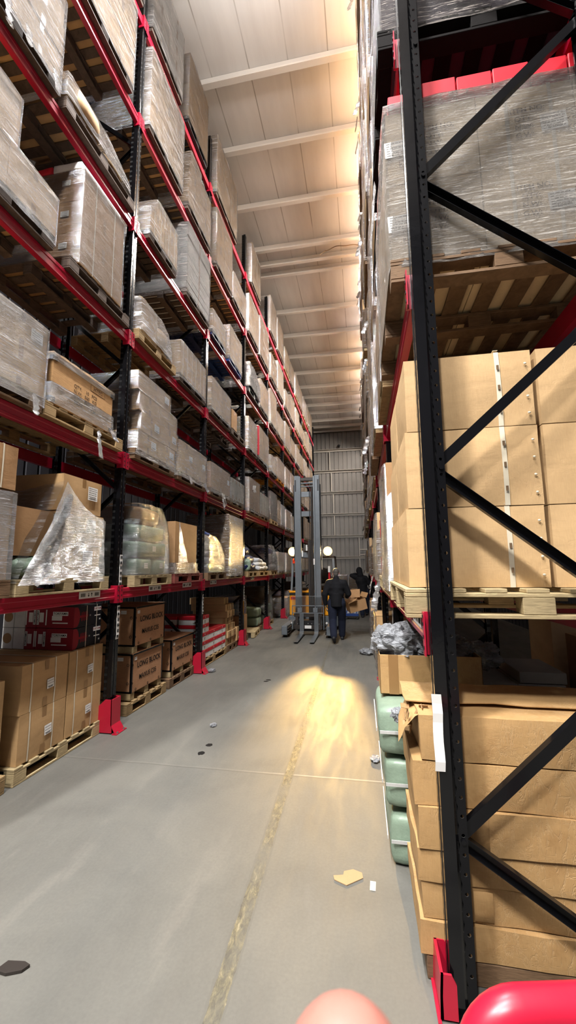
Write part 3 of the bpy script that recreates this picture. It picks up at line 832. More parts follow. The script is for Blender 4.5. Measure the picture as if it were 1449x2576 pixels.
# ------------------------------------------------------------------ stretch film
def film_mesh(x0, x1, tiers, seed, step=.09, amp=.012, lip=.12, off=.010, rr=.03):
    """x1 = aisle side, x0 = back; tiers = [(z, ya, yb[, front inset])] from bottom to top"""
    zs = []; tt = [tuple(t) + ((0,) if len(t) == 3 else ()) for t in tiers]
    for (a, b) in zip(tt[:-1], tt[1:]):
        n = max(1, int(abs(b[0] - a[0]) / step + .5))
        for i in range(n):
            f = i / n; zs.append(tuple(a[q] + (b[q] - a[q]) * f for q in range(4)))
    zs.append(tt[-1])
    def ring(z, ya, yb, ins, grow, seed, amp):
        X0, X1, Y0, Y1 = x0 - grow, x1 - ins + grow, ya - grow, yb + grow
        pts = []
        per = [((X1, Y0), (X1, Y1)), ((X1, Y1), (X0, Y1)), ((X0, Y1), (X0, Y0)), ((X0, Y0), (X1, Y0))]
        ns = [nY, nX, nY, nX]
        for (p, q), n in zip(per, ns):
            for i in range(n):
                f = i / n
                pts.append((p[0] + (q[0] - p[0]) * f, p[1] + (q[1] - p[1]) * f))
        out = []
        cx, cy = (X0 + X1) / 2, (Y0 + Y1) / 2
        for px, py in pts:
            v = noise.noise((px * 7 + seed, py * 7, z * 9)) * .6 + noise.noise((px * 17, py * 17 + seed, z * 30)) * .4
            d = Vector((px - cx, py - cy)); d = Vector((math.copysign(1, d.x) if abs(abs(px - cx) - (X1 - X0) / 2) < .001 else 0, math.copysign(1, d.y) if abs(abs(py - cy) - (Y1 - Y0) / 2) < .001 else 0))
            k = amp * (v * .9 + .35)
            corner = d.x != 0 and d.y != 0
            if corner: k -= rr * .4
            out.append((px + d.x * max(k, -.004), py + d.y * max(k, -.004), z + noise.noise((px * 3, py * 3, seed)) * .004))
        return out
    yl = max(t[2] - t[1] for t in tt)
    nY = max(4, int(yl / step)); nX = max(4, int((x1 - x0) / (step * 1.4)))
    vs = []; rings = []
    for z, ya, yb, ins in zs: rings.append(ring(z, ya, yb, ins, off, seed, amp))
    z, ya, yb, ins = zs[-1]
    # ragged lip folded over the top
    rg = ring(z + .008, ya + lip * .2, yb - lip * .2, ins + lip * .2, off * .5, seed + 5, amp)
    rings.append([(x, y, zz + abs(noise.noise((x * 9, y * 9, seed))) * .03) for x, y, zz in rg])
    rg = ring(z + .006, ya + lip, yb - lip, ins + lip, 0, seed + 9, amp * 2)
    rings.append([(x, y, zz + noise.noise((x * 11, y * 11, seed)) * .012 + .006) for x, y, zz in rg])
    N = len(rings[0])
    for r in rings: vs += r
    fs = [(i * N + k, i * N + (k + 1) % N, (i + 1) * N + (k + 1) % N, (i + 1) * N + k) for i in range(len(rings) - 1) for k in range(N)]
    m = MB(); m.add(vs, fs, 0, True)
    return m

def film_tail(m, p, L, seed, w=.05):
    """twisted loose end of film hanging down"""
    pts = []; sg = 1 if p[0] >= 0 else -1; v = Vector((p[0] + sg * .03, p[1], p[2]))
    for i in range(9):
        pts.append(tuple(v)); v = v + Vector((sg * (abs(noise.noise((i * .7, seed, 0))) * .02 + .002), noise.noise((seed, i * .7, 3)) * .05, -L / 8))
    m.tube(pts, [w * (.25 + .6 * abs(sin(i * 1.7 + seed))) * (.3 if i == 0 else 1) for i in range(9)], 7, flat=.25)

# ------------------------------------------------------------------ cartons
def carton_mesh(x0, x1, y0, y1, z0, z1, seed=0, b=.008, c=.007, n=5, straps=(), tape=False, face=1, mi=0, wob=.0025):
    """cardboard box; straps = y positions of plastic bands, running over the aisle face"""
    m = MB(); m.bulged(x0, x1, y0, y1, z0, z1, n, b * .55, c, wob, seed, 0, crisp=True, tight=True)
    b = b * .55; X = x1 if face > 0 else x0
    for ys in straps:
        e = b + .004
        a, bb = (X - .004, X + e) if face > 0 else (X - e, X + .004)
        m.box(x0 - .003, x1 + .003, ys - .007, ys + .007, z1 + b * .6, z1 + b * .6 + .002, 1)
        # follow the bulge
        k = 6
        for i in range(k):
            u0, u1 = -1 + 2 * i / k, -1 + 2 * (i + 1) / k
            uy = 2 * (ys - y0) / (y1 - y0) - 1
            f0, f1 = [b * (1 - uy * uy) * (1 - u * u) + .003 for u in (u0, u1)]
            s = 1 if face > 0 else -1
            za, zb = z0 + (z1 - z0) * i / k, z0 + (z1 - z0) * (i + 1) / k
            m.add([(X + s * f0, ys - .007, za), (X + s * f0, ys + .007, za), (X + s * f1, ys + .007, zb), (X + s * f1, ys - .007, zb)], [(0, 1, 2, 3)], 1)
    if tape:
        s = 1 if face > 0 else -1; ym = (y0 + y1) / 2
        for za, zb in ((z1 - .09, z1 - .002), (z0 + .002, z0 + .08)):
            e = X + s * (b * .5 + .003)
            m.add([(e, ym - .025, za), (e, ym + .025, za), (e, ym + .025, zb), (e, ym - .025, zb)], [(0, 1, 2, 3)], 2)
    return m

def carton_build(m, mt, parent=None, name='carton', loc=(0, 0, 0)):
    return m.build(name, [M_[mt], M_['strap'], M_['tape']], parent, loc)

def sticker(parent, M, w, h, lines=4, name='label', seed=0, bars=True):
    """white shipping label with lines of small print"""
    m = MB(); m.box(-w / 2, w / 2, -h / 2, h / 2, 0, .0012, 0, M)
    r = random.Random(seed + 5)
    for i in range(lines):
        y = h / 2 - h * (i + .8) / (lines + .6)
        x = -w * .42
        while x < w * .36:
            L = w * r.uniform(.06, .18)
            m.box(x, min(x + L, w * .44), y - h * .022, y + h * .03, .0012, .0018, 1, M); x += L + w * .04
    if bars:
        for i in range(14):
            x = -w * .3 + i * w * .045
            m.box(x, x + w * (.012 + .012 * (i * 7 % 3)), -h * .44, -h * .26, .0012, .0018, 1, M)
    return m.build(name, [M_['white'], M_['grey_ink']], parent)

# ------------------------------------------------------------------ generic wrapped pallet load
XLF = -2.765
def place_words(rack, l, b, half):
    return '%s, %s %s-rack bay, %s' % (LV[l], ORD[b], rack, half)

def load_left(b, l, y0, y1, h, desc, half, mat='card', ny=2, rows=2, film='film', near=True, pal='wood', pmat=True, straps=False,
              inset=0, depth=.98, labels=0, tops=None, nx=1, jit=.010, tails=0, step=.09, xf=XLF, sidelabels=False, gap=.004, filmpar=None, pname=None, py=None):
    zb = ZL[l] + .062 if l else 0
    py0, py1 = py if py else (y0 + .004, y1 - .004)
    where = place_words('left', l, b, half)
    if pal == 'wood' and l >= 3: pal = 'woodshade'  # shade on the undersides is put into the timber colour
    elif pal == 'wood' and l == 2: pal = 'woodd'  # second shelf: milder painted shade, same idea
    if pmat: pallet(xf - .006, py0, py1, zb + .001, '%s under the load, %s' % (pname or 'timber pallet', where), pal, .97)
    z = zb + .142
    t = thing('wrapped_load' if film else 'carton_stack', '%s on %s' % (desc, where), 'pallet load', (xf, (y0 + y1) / 2, z), 'pallet loads of the left rack')
    L = y1 - y0
    r = random.Random(int(y0 * 1000) + l)
    if isinstance(rows, int): rows = [h / rows] * rows
    zz = 0; tiers = [(-.09 if pmat and not py else .005, -L / 2, L / 2, 0)]
    k = 0
    for ri, rh in enumerate(rows):
        ncol = ny[ri] if isinstance(ny, (list, tuple)) else ny
        a, bb = -L / 2, L / 2
        if tops and ri in tops: a, bb = tops[ri][0] - (y0 + y1) / 2, tops[ri][1] - (y0 + y1) / 2
        tiers.append((zz + .01, a, bb, 0)); tiers.append((zz + rh - .01, a, bb, 0))
        for ci in range(ncol):
            for xi in range(nx):
                ya = a + (bb - a) * ci / ncol + gap / 2; yb = a + (bb - a) * (ci + 1) / ncol - gap / 2
                xa = -depth + (depth) * xi / nx + gap; xb = -depth + depth * (xi + 1) / nx - inset - r.uniform(0, jit)
                if near or True:
                    st = [ya + (yb - ya) * .28, ya + (yb - ya) * .74] if straps else []
                    o = carton_build(carton_mesh(xa, xb, ya, yb, zz + .002, zz + rh - .001, seed=k + y0, n=4 if near else 3, b=.006, straps=st if xi == nx - 1 else [], tape=near and xi == nx - 1), mat, t)
                    if labels and xi == nx - 1 and r.random() < labels:
                        w = min(.13, (yb - ya) * .3); sticker(o, on_px(xb + .011, yb - w * 1.0, zz + rh * .55), w, w * .75, seed=k)
                    if sidelabels and ci == 0 and xi == nx - 1:
                        sticker(o, on_my(xb - .2, ya - .0105, zz + rh * .6), .10, .065, seed=k)
                k += 1
        zz += rh
    if film:
        f = film_mesh(-depth - .002, .002, filmpar or tiers, y0 * 7 + l, step)
        for i in range(tails): film_tail(f, (.03, r.uniform(-L * .4, L * .4), -.03), r.uniform(.15, .35), y0 + i)
        f.build('stretch_film', M_[film], t)
    return t
# ================================================================== LEFT RACK
# ---- nearest bay
load_left(0, 6, 3.0, 4.28, 1.05, 'white-wrapped tall carton stack', 'far half', rows=3, film='filmh')
load_left(0, 5, 2.95, 4.13, 1.22, 'bright white wrapped carton stack', 'far half', rows=3, film='filmh', nx=2)
load_left(0, 5, 1.94, 2.85, 1.2, 'bright wrapped carton stack', 'near half', rows=3, film='filmh')
load_left(0, 4, 1.93, 2.95, .98, 'square white-wrapped carton block, frayed edge', 'near half', rows=3, film='filmh', tails=3, jit=.02)
load_left(0, 3, 1.94, 3.03, .92, 'two-step wrapped brown carton stack', 'near half', rows=[.42, .50], ny=[2, 1], tops={0: (1.94, 3.03), 1: (1.94, 2.56)}, film='film', tails=1)
load_left(0, 3, 3.36, 4.10, 1.11, 'three-high brown cartons with small white labels', 'far half', rows=3, ny=1, film='filml', mat='card2', straps=True, sidelabels=True, nx=2, py=(3.24, 4.30))
load_left(0, 2, 1.92, 3.04, .66, 'low wide carton load wrapped in horizontal streaks', 'near half', rows=2, film='film', labels=.7, tails=2)

# slumped wrapped bundle, nearest bay, fourth shelf
zb = ZL[4] + .062
pallet(XLF, 3.04, 4.28, zb + .001, 'timber pallet under the slumped bundle, fourth shelf, nearest bay of the left-rack', 'woodshade')
t = thing('wrapped_load', 'slumped rounded bundle in clear film on fourth shelf, nearest bay of the left-rack', 'pallet load', (XLF, 3.62, zb + .142), 'pallet loads of the left rack')
m = MB(); m.bulged(-.96, -.03, -.56, .02, .0, .36, 8, .07, .13, .02, 3); m.build('sack_stack', M_['card3'], t)
m = MB(); m.bulged(-.96, -.05, .03, .50, .0, .14, 6, .04, .06, .02, 4); m.build('flat_carton', M_['card'], t)
m = film_mesh(-.97, 0, [(.004, -.58, .55), (.12, -.58, .53), (.30, -.57, .16, .02), (.42, -.5, .0, .12)], 3.3, .08, .02)
m.build('stretch_film', M_['filmh'], t)
# printed flaps on top of the three-high stack
t = thing('flap_bundle', 'flattened white and red printed flaps lying on the three-high brown cartons, third shelf', 'cardboard', (XLF - .05, 3.73, ZL[3] + .204 + 1.125), None)
for i, (xa, xb, mt) in enumerate(((-.9, -.62, 'cardw'), (-.60, -.36, 'redbr'), (-.34, .0, 'cardw'))):
    m = MB(); m.bulged(xa, xb, -.36, .35, .002, .10, 5, .006, .01, .010, i); m.build('flap', M_[mt], t)

# tan plywood crate, nearest bay, second shelf
zb = ZL[2] + .062
pallet(XLF, 3.06, 4.28, zb + .001, 'timber pallet under the tan plywood crate, second shelf, nearest bay of the left-rack')
t = thing('plywood_crate', 'tan plywood crate with stencilled lines and black corner clips, second shelf', 'crate', (XLF, 3.13, zb + .142))
m = MB(); m.cbox(-.95, -.012, 0, .93, .003, .50, .006); m.build('box', M_['plyt'], t)
for yy in (.02, .91):
    for zz in (.05, .45):
        m = MB(); m.cbox(-.05, -.004, yy - .03, yy + .03, zz - .022, zz + .022, .004); m.build('corner_clip', M_['blackp'], t)
for i, s in enumerate(['QTY:    10   PCS', 'N.W:   560   KG', 'G.W:   620   KG', 'MEAS:        CM']):
    m = MB(); m.text(s, .052, on_px(-.0105, .47, .30 - i * .055), 0); m.build('stencil', M_['brownink'], t)
m = MB(); m.box(-.12, .12, -.035, .035, 0, .0004, 0, on_px(-.0108, .66, .39)); m.box(-.115, .115, -.031, .031, .0004, .0008, 1, on_px(-.0108, .66, .39))
m.text('HTEC', .06, on_px(-.0095, .66, .39), 0)
m.build('stencil_logo', [M_['brownink'], M_['plyt']], t)
m = film_mesh(-.96, -.005, [(.004, -.01, .95), (.12, -.008, .938), (.20, -.008, .936)], 8.1, .07, .010, lip=.02); film_tail(m, (.03, .62, -.06), .3, 3); film_tail(m, (.02, .86, .02), .12, 5, .07)
m.build('stretch_film', M_['film'], t)
m = film_mesh(-.96, -.005, [(.42, -.01, .936), (.497, -.008, .936)], 9.1, .07, .008, lip=.05)
m.build('top_film', M_['filml'], t)

# ---- nearest bay, first shelf
zb = ZL[1] + .062
pallet(XLF, 1.93, 2.85, zb + .001, 'weathered timber pallet under the strapped stack, first shelf, nearest bay of the left-rack', 'woodd')
load = thing('carton_stack', 'tall strapped carton stack at the near end, first shelf, nearest bay of the left-rack', 'pallet load', (XLF, 2.39, zb + .142), 'pallet loads of the left rack')
for k in range(3):
    carton_build(carton_mesh(-.95, -.012 - .012 * (k % 2), -.44, .44 - .02 * (k == 0), k * .36 + .002, k * .36 + .358, seed=k, straps=[.30], n=5), 'card2', load)
film_mesh(-.955, -.005, [(.004, -.45, .45), (.60, -.45, .45), (.70, -.45, .45)], 4.4, .08).build('stretch_film', M_['film'], load)
t = tag(carton_build(carton_mesh(-.9, -.1, -.40, .30, 0, .11, 1), 'blackcard', None, 'printed_carton'), 'flat black printed carton on top of the tall strapped stack, first shelf', 'carton')
t.location = (XLF, 2.39, zb + .142 + 1.092)
pallet(XLF, 2.90, 4.14, zb + .001, 'pale pine pallet under the film-draped cartons, first shelf, nearest bay of the left-rack', 'woodp')
t = thing('wrapped_load', 'three-high cartons and green sack under slanting film, first shelf, nearest bay', 'pallet load', (XLF, 3.5, zb + .142), 'pallet loads of the left rack')
for k, (h0, h1, ya, yb) in enumerate(((0, .315, -.06, .52), (.318, .64, -.10, .525), (.645, 1.0, -.11, .47))):
    o = carton_build(carton_mesh(-.78, -.03 - .02 * (k == 0), ya, yb, h0 + .002, h1, seed=k + 4, n=6, b=.010, tape=True), 'card', t)
    sticker(o, on_px(-.009 - .02 * (k == 0), .30, (h0 + h1) / 2 + .04), .15, .14, 6, seed=k)
o = carton_build(carton_mesh(-.8, -.10, -.58, -.12, .20, .62, 9, n=5), 'card2', t)
m = MB(); m.bulged(-.85, -.04, -.57, -.10, .002, .19, 9, .03, .08, .03, 7); m.build('green_sack', M_['green'], t)
f = MB()
# slanting curtain of film from the top carton to the sack
NU, NV = 22, 26
vs = []
for i in range(NU + 1):
    u = i / NU
    for j in range(NV + 1):
        v = j / NV
        top = Vector((-.012, -.10 + .58 * u, .62 + .30 * (1 - u) ** 2)); bot = Vector((-.012 + .02 * sin(u * 9), -.60 + 1.14 * u, -.05))
        p_ = top.lerp(bot, v) + Vector((.018 + .03 * sin(v * pi) * (1 - u), 0, 0))
        q = noise.noise((u * 9, v * 3, 2.2)) * .02 + noise.noise((u * 30, v * 6, 5)) * .008
        vs.append((p_.x + abs(q), p_.y + q * .5, p_.z))
f.add(vs, [(i * (NV + 1) + j, (i + 1) * (NV + 1) + j, (i + 1) * (NV + 1) + j + 1, i * (NV + 1) + j + 1) for i in range(NU) for j in range(NV)], 0, True)
# wrap round the near side
vs = []
for i in range(13):
    u = i / 12
    for j in range(NV + 1):
        v = j / NV
        top = Vector((.006 - .62 * u, -.115, .92 - .1 * u)); bot = Vector((.01 - .75 * u, -.60, -.03))
        p_ = top.lerp(bot, v); q = noise.noise((u * 8, v * 4, 7)) * .03
        vs.append((p_.x, p_.y - abs(q) - .01, p_.z + q * .3))
f.add(vs, [(i * (NV + 1) + j, (i + 1) * (NV + 1) + j, (i + 1) * (NV + 1) + j + 1, i * (NV + 1) + j + 1) for i in range(12) for j in range(NV)], 0, True)
f.build('stretch_film', M_['filmc'], t)
f = MB()
for q in range(5):
    pts = []
    for i in range(15):
        v = i / 14
        p_ = Vector((.012 - .10 * (1 - v) * (1 - v) * 0, -.06 - .02 * q - .46 * v ** 1.2 + .05 * q * v, .80 - .74 * v - .03 * q))
        pts.append((p_.x + .035 * sin(v * pi) + .012 * noise.noise((v * 7, q, 1)), p_.y + .03 * noise.noise((v * 5, q, 4)), p_.z))
    f.tube(pts, [.02 + .035 * abs(noise.noise((i * .6, q, 9))) + .012 * sin(pi * i / 14) for i in range(15)], 8, flat=.3)
f.build('bunched_glare_film', M_['filmd'], t)  # white band also stands in for the glare slanting across the film
film_mesh(-.83, -.012, [(.36, -.115, .53), (.60, -.115, .535)], 12.2, .07, .012, lip=.03).build('film_band', M_['film'], t)

# ---- nearest bay, floor: big strapped cartons and printed filter boxes
XC = -2.945
pallet(XC + .02, 3.20, 4.36, .001, 'pine pallet on the floor under the four big strapped cartons, nearest left-rack bay', 'woodp')
pallet(XC + .02, 1.92, 3.12, .001, 'pine pallet on the floor at the near end of the left-rack')
big = [('lower', 'near', 3.24, 3.80, .143, .55), ('lower', 'far', 3.815, 4.36, .143, .55), ('upper', 'near', 3.23, 3.80, .553, .965), ('upper', 'far', 3.82, 4.36, .553, .965)]
for k, (w, hf, ya, yb, za, zb_) in enumerate(big):
    L = yb - ya
    o = carton_build(carton_mesh(-.88, 0, -L / 2, L / 2, 0, zb_ - za, seed=k + 20, n=8, b=.011, c=.010, straps=[-L * .30, L * .20], tape=True), 'card', None, 'strapped_carton', (XC, (ya + yb) / 2, za))
    tag(o, 'big strapped brown carton on the floor pallet, %s one of the %s column' % ('top' if w == 'upper' else 'bottom', 'nearer' if hf == 'near' else 'farther'), 'carton', 'big strapped cartons')
    sticker(o, tilt(on_px(.012, .05, .02 + .17), .06), .085, .085, 3, seed=k)
for k, (za, h_) in enumerate(((.143, .36), (.506, .38))):
    o = carton_build(carton_mesh(-.85, 0, -.55, .55, 0, h_, seed=k + 31, n=6, tape=True), 'cardy', None, 'carton', (XC - .02, 2.53, za))
    tag(o, 'golden carton at the near end of the left-rack floor level, %s one' % ('upper' if k else 'lower'), 'carton')
    m = MB(); Mx = on_px(.010, .35, .2); m.box(-.12, .12, -.08, .08, 0, .001, 0, Mx); m.box(-.10, .10, -.06, .06, .001, .0015, 1, Mx); m.build('printed_panel', [M_['brownink'], M_['cardy']], o)

def filter_box(x0, x1, y0, y1, z0, z1, label, kind, k):
    """printed filter boxes: black with a red ribbed filter, plain red ends, or white with a brown dot"""
    t = empty('printed_carton', (x1, (y0 + y1) / 2, z0)); tag(t, label, 'carton', 'printed filter boxes')
    D, L, Hh = x1 - x0, y1 - y0, z1 - z0
    if kind == 'black':
        m = MB(); m.cbox(-D, 0, -L / 2, L / 2, .001, Hh, .004); m.build('box', M_['blackcard'], t)
        m = MB()
        Mx = on_px(.0012, 0, Hh / 2)
        # red rounded nose and ribs of the pictured filter
        pts = [(-L * .5, -Hh * .47), (-L * .5, Hh * .47)] + [(-L * .42 + L * .12 * sin(a), Hh * .47 * cos(a)) for a in [pi * i / 12 for i in range(13)]]
        m.add([(a, b_, .0) for a, b_ in pts], [tuple(range(len(pts)))], 0, False, Mx)
        for i in range(5): m.box(-L * .25 + i * .022, -L * .25 + i * .022 + .012, -Hh * .22 + .006 * (i % 2), Hh * .20 + .006 * (i % 2), 0, .0006, 0, Mx)
        m.box(-L * .30, -L * .25 + .11, -.012, .012, 0, .0005, 0, Mx)
        m.ell((.030, 0, 0), (.012, .010, .0015), 1, M=Mx)
        m.build('filter_picture', [M_['redcart'], M_['zinc']], t)
        m = MB(); m.box(L * .20, L * .46, Hh * .18, Hh * .38, .0, .0012, 0, Mx); m.box(L * .22, L * .44, -Hh * .08, -Hh * .03, 0, .001, 0, Mx); m.box(L * .40, L * .45, -Hh * .30, -Hh * .22, 0, .001, 0, Mx)
        m.text('TORIYAMA', .030, on_px(.0028, L * .33, Hh * .78), 1)
        m.build('logo_panel', [M_['white'], M_['redcart']], t)
        Mr = on_my(-D * .5, -L / 2 - .0012, Hh / 2)
        m = MB(); m.box(-D * .5, D * .5, -Hh * .49, Hh * .49, 0, .0008, 0, Mr); m.build('red_end', M_['redcart'], t)
        m = MB(); m.box(-.09, .09, .02, .06, .001, .0022, 0, Mr); m.box(-.10, .02, -.03, .018, .001, .0022, 0, Mr); m.box(-.09, .09, -.062, -.05, .001, .0022, 0, Mr)
        m.text('TORIYAMA', .034, on_my(-D * .5, -L / 2 - .0036, Hh / 2 + .04), 1); m.build('end_label', [M_['white'], M_['ink']], t)
        for yy in (-.03, .14):
            m = MB(); m.box(.001, .003, yy - .004, yy + .004, 0, Hh); m.box(-D, .002, yy - .004, yy + .004, Hh, Hh + .002); m.build('strap', M_['strap'], t)
    else:
        mt = 'redcart' if kind == 'red' else 'cardw'
        m = MB(); m.cbox(-D, 0, -L / 2, L / 2, .001, Hh, .004); m.build('box', M_[mt], t)
        Mr = on_my(-D * .5, -L / 2 - .0008, Hh / 2)
        if kind == 'red':
            m = MB(); R90 = Mr @ Matrix.Rotation(pi / 2 * (1 if k % 2 else -1), 4, 'Z')
            m.box(-.075, .075, .030, .060, .0, .001, 0, R90); m.box(-.05, .05, -.025, .024, 0, .001, 0, R90); m.box(-.08, .08, -.062, -.048, 0, .001, 0, R90)
            m.text('TORIYAMA', .027, Mr @ Matrix.Rotation(pi / 2 * (1 if k % 2 else -1), 4, 'Z') @ Matrix.Translation((0, .045, .0018)), 1)
            m.build('end_label', [M_['white'], M_['ink']], t)
        elif kind == 'dot':
            m = MB(); m.tube([(-D * .5, -L / 2 - .003, Hh / 2), (-D * .5, -L / 2 + .001, Hh / 2)], Hh * .24, 24, smooth=False); m.build('brown_dot', M_['card2'], t)
zt = .968
for lay in range(2):
    za, zb_ = zt + lay * .222, zt + lay * .222 + .220
    w = ('lower', 'upper')[lay]
    filter_box(-3.30, -2.985, 3.90, 4.365, za, zb_, 'black printed box with red ribbed filter picture on the strapped cartons, %s layer' % w, 'black', lay)
    for j, (xa, xb, kd, nm) in enumerate(((-3.43, -3.305, 'red', 'red-ended printed box beside the black one'), (-3.56, -3.435, 'red', 'red-ended printed box beside the white ones'), (-3.70, -3.565, 'white', 'plain white printed box'), (-3.84, -3.705, 'dot', 'white printed box with a brown dot'))):
        dy = 0
        filter_box(xa, xb, 3.90 + dy, 4.36, za, zb_, '%s, on the big strapped cartons, %s layer' % (nm, w), kd, j + lay)

# ---- second bay
load_left(1, 6, 4.52, 5.52, 1.22, 'bluish white wrapped tower', 'near half', mat='cardw', rows=4, film='filmh', nx=2)
load_left(1, 6, 5.77, 6.66, 1.30, 'tan two-tier tower on a black pallet', 'far half', rows=2, ny=1, film='filml', mat='card', jit=.0, pal='blackp', pname='black pallet')
load_left(1, 5, 4.55, 5.64, 1.24, 'wide streaked carton wall', 'near half', rows=3, ny=3, film='filmh')
load_left(1, 5, 5.86, 6.92, 1.06, 'stepped wrapped cartons with side labels', 'far half', rows=[.30, .34, .28, .14], ny=[2, 2, 2, 1], tops={2: (5.9, 6.9), 3: (5.92, 6.4)}, film='film', sidelabels=True)
load_left(1, 4, 4.68, 5.52, .62, 'small strapped carton before a higher wrapped stack', 'near half', rows=[.36, .26], ny=2, film='film', straps=True, tops={1: (4.85, 5.52)})
load_left(1, 4, 5.90, 6.93, 1.24, 'grey-white stack of many thin cartons', 'far half', mat='cardg', rows=10, ny=1, film='film', nx=1, jit=.02)
load_left(1, 3, 5.74, 6.82, .56, 'low strapped carton load, three wide', 'far half', rows=1, ny=3, film='film', straps=True)
load_left(1, 2, 4.55, 5.66, 1.04, 'four-tier offset carton stack with white stickers', 'near half', rows=4, ny=[2, 2, 2, 1], tops={0: (4.60, 5.66), 1: (4.66, 5.72), 2: (4.60, 5.68), 3: (4.55, 5.45)}, film='film', sidelabels=True, labels=.3)
load_left(1, 2, 5.78, 6.93, .50, 'square wrapped carton load with small white labels', 'far half', rows=1, ny=2, film='film', labels=1, tails=2)
# rounded wrapped carton, third shelf
zb = ZL[3] + .062
pallet(XLF, 4.52, 5.60, zb + .001, 'timber pallet under the rounded bundle, third shelf, second bay of the left-rack')
t = thing('wrapped_load', 'rounded bagged carton slumping towards the far side, third shelf, second left-rack bay', 'pallet load', (XLF, 4.98, zb + .142), 'pallet loads of the left rack')
carton_build(carton_mesh(-.9, -.03, -.38, .05, 0, .50, 3, n=5), 'card', t)
m = MB(); m.bulged(-.9, -.04, .03, .40, .0, .42, 8, .06, .12, .03, 8); m.build('sack_stack', M_['card3'], t)
film_mesh(-.92, .0, [(.004, -.42, .46), (.2, -.40, .44), (.40, -.39, .36, .02), (.51, -.38, .2, .05)], 6.3, .07, .025).build('stretch_film', M_['filmh'], t)
# green woven bales, first shelf
zb = ZL[1] + .062
pallet(XLF, 4.66, 5.66, zb + .001, 'pine pallet under the green bales, first shelf, second bay of the left-rack', 'woodp')
t = thing('wrapped_load', 'stack of green woven bales in clear film, first shelf, second left-rack bay', 'pallet load', (XLF, 5.12, zb + .142), 'pallet loads of the left rack')
for k, (za, h_, ya, yb) in enumerate(((0, .22, -.40, .0), (0, .22, .01, .41), (.225, .22, -.42, .42), (.45, .21, -.41, .36))):
    m = MB(); m.bulged(-.9, -.03, ya, yb, za + .002, za + h_, 7, .022, .05, .012, k + 40); o = m.build('green_bale', M_['green'], t)
    if k < 3: sticker(o, on_px(.0, (ya + yb) / 2, za + h_ * .55), .09, .07, 2, seed=k, bars=False)
m = MB(); m.bulged(-.85, -.06, -.35, .25, .665, .90, 7, .03, .07, .014, 45); m.build('brown_bale', M_['card2'], t)
film_mesh(-.92, .0, [(.004, -.44, .45), (.45, -.43, .42), (.70, -.42, .36), (.92, -.36, .24, .03)], 2.3, .07, .016).build('stretch_film', M_['filmg'], t)
pallet(XLF, 5.76, 6.86, zb + .001, 'reddish timber pallet under the single tall carton, first shelf, second left-rack bay', 'woodr')
t = thing('wrapped_load', 'single tall brown carton with torn film, first shelf, second bay of the left-rack', 'pallet load', (XLF, 6.2, zb + .142), 'pallet loads of the left rack')
o = carton_build(carton_mesh(-.9, -.02, -.42, .40, 0, .80, 2, n=7, b=.014), 'card2', t); sticker(o, on_px(-.002, .28, .12), .07, .07, 2)
film_mesh(-.91, -.006, [(.004, -.44, .52), (.06, -.43, .42), (.16, -.43, .41)], 5.5, .07, .018, lip=.02).build('stretch_film', M_['film'], t)
m = MB(); vs = []
for i in range(9):
    for j in range(9):
        u, v = i / 8, j / 8
        vs.append((.012 + .012 * noise.noise((u * 5, v * 5, 1)), -.40 + .05 + .35 * u * v, .78 - .62 * v + .02 * u))
m.add(vs, [(i * 9 + j, i * 9 + 9 + j, i * 9 + 10 + j, i * 9 + j + 1) for i in range(8) for j in range(8)], 0, True); m.build('torn_film', M_['filmh'], t)

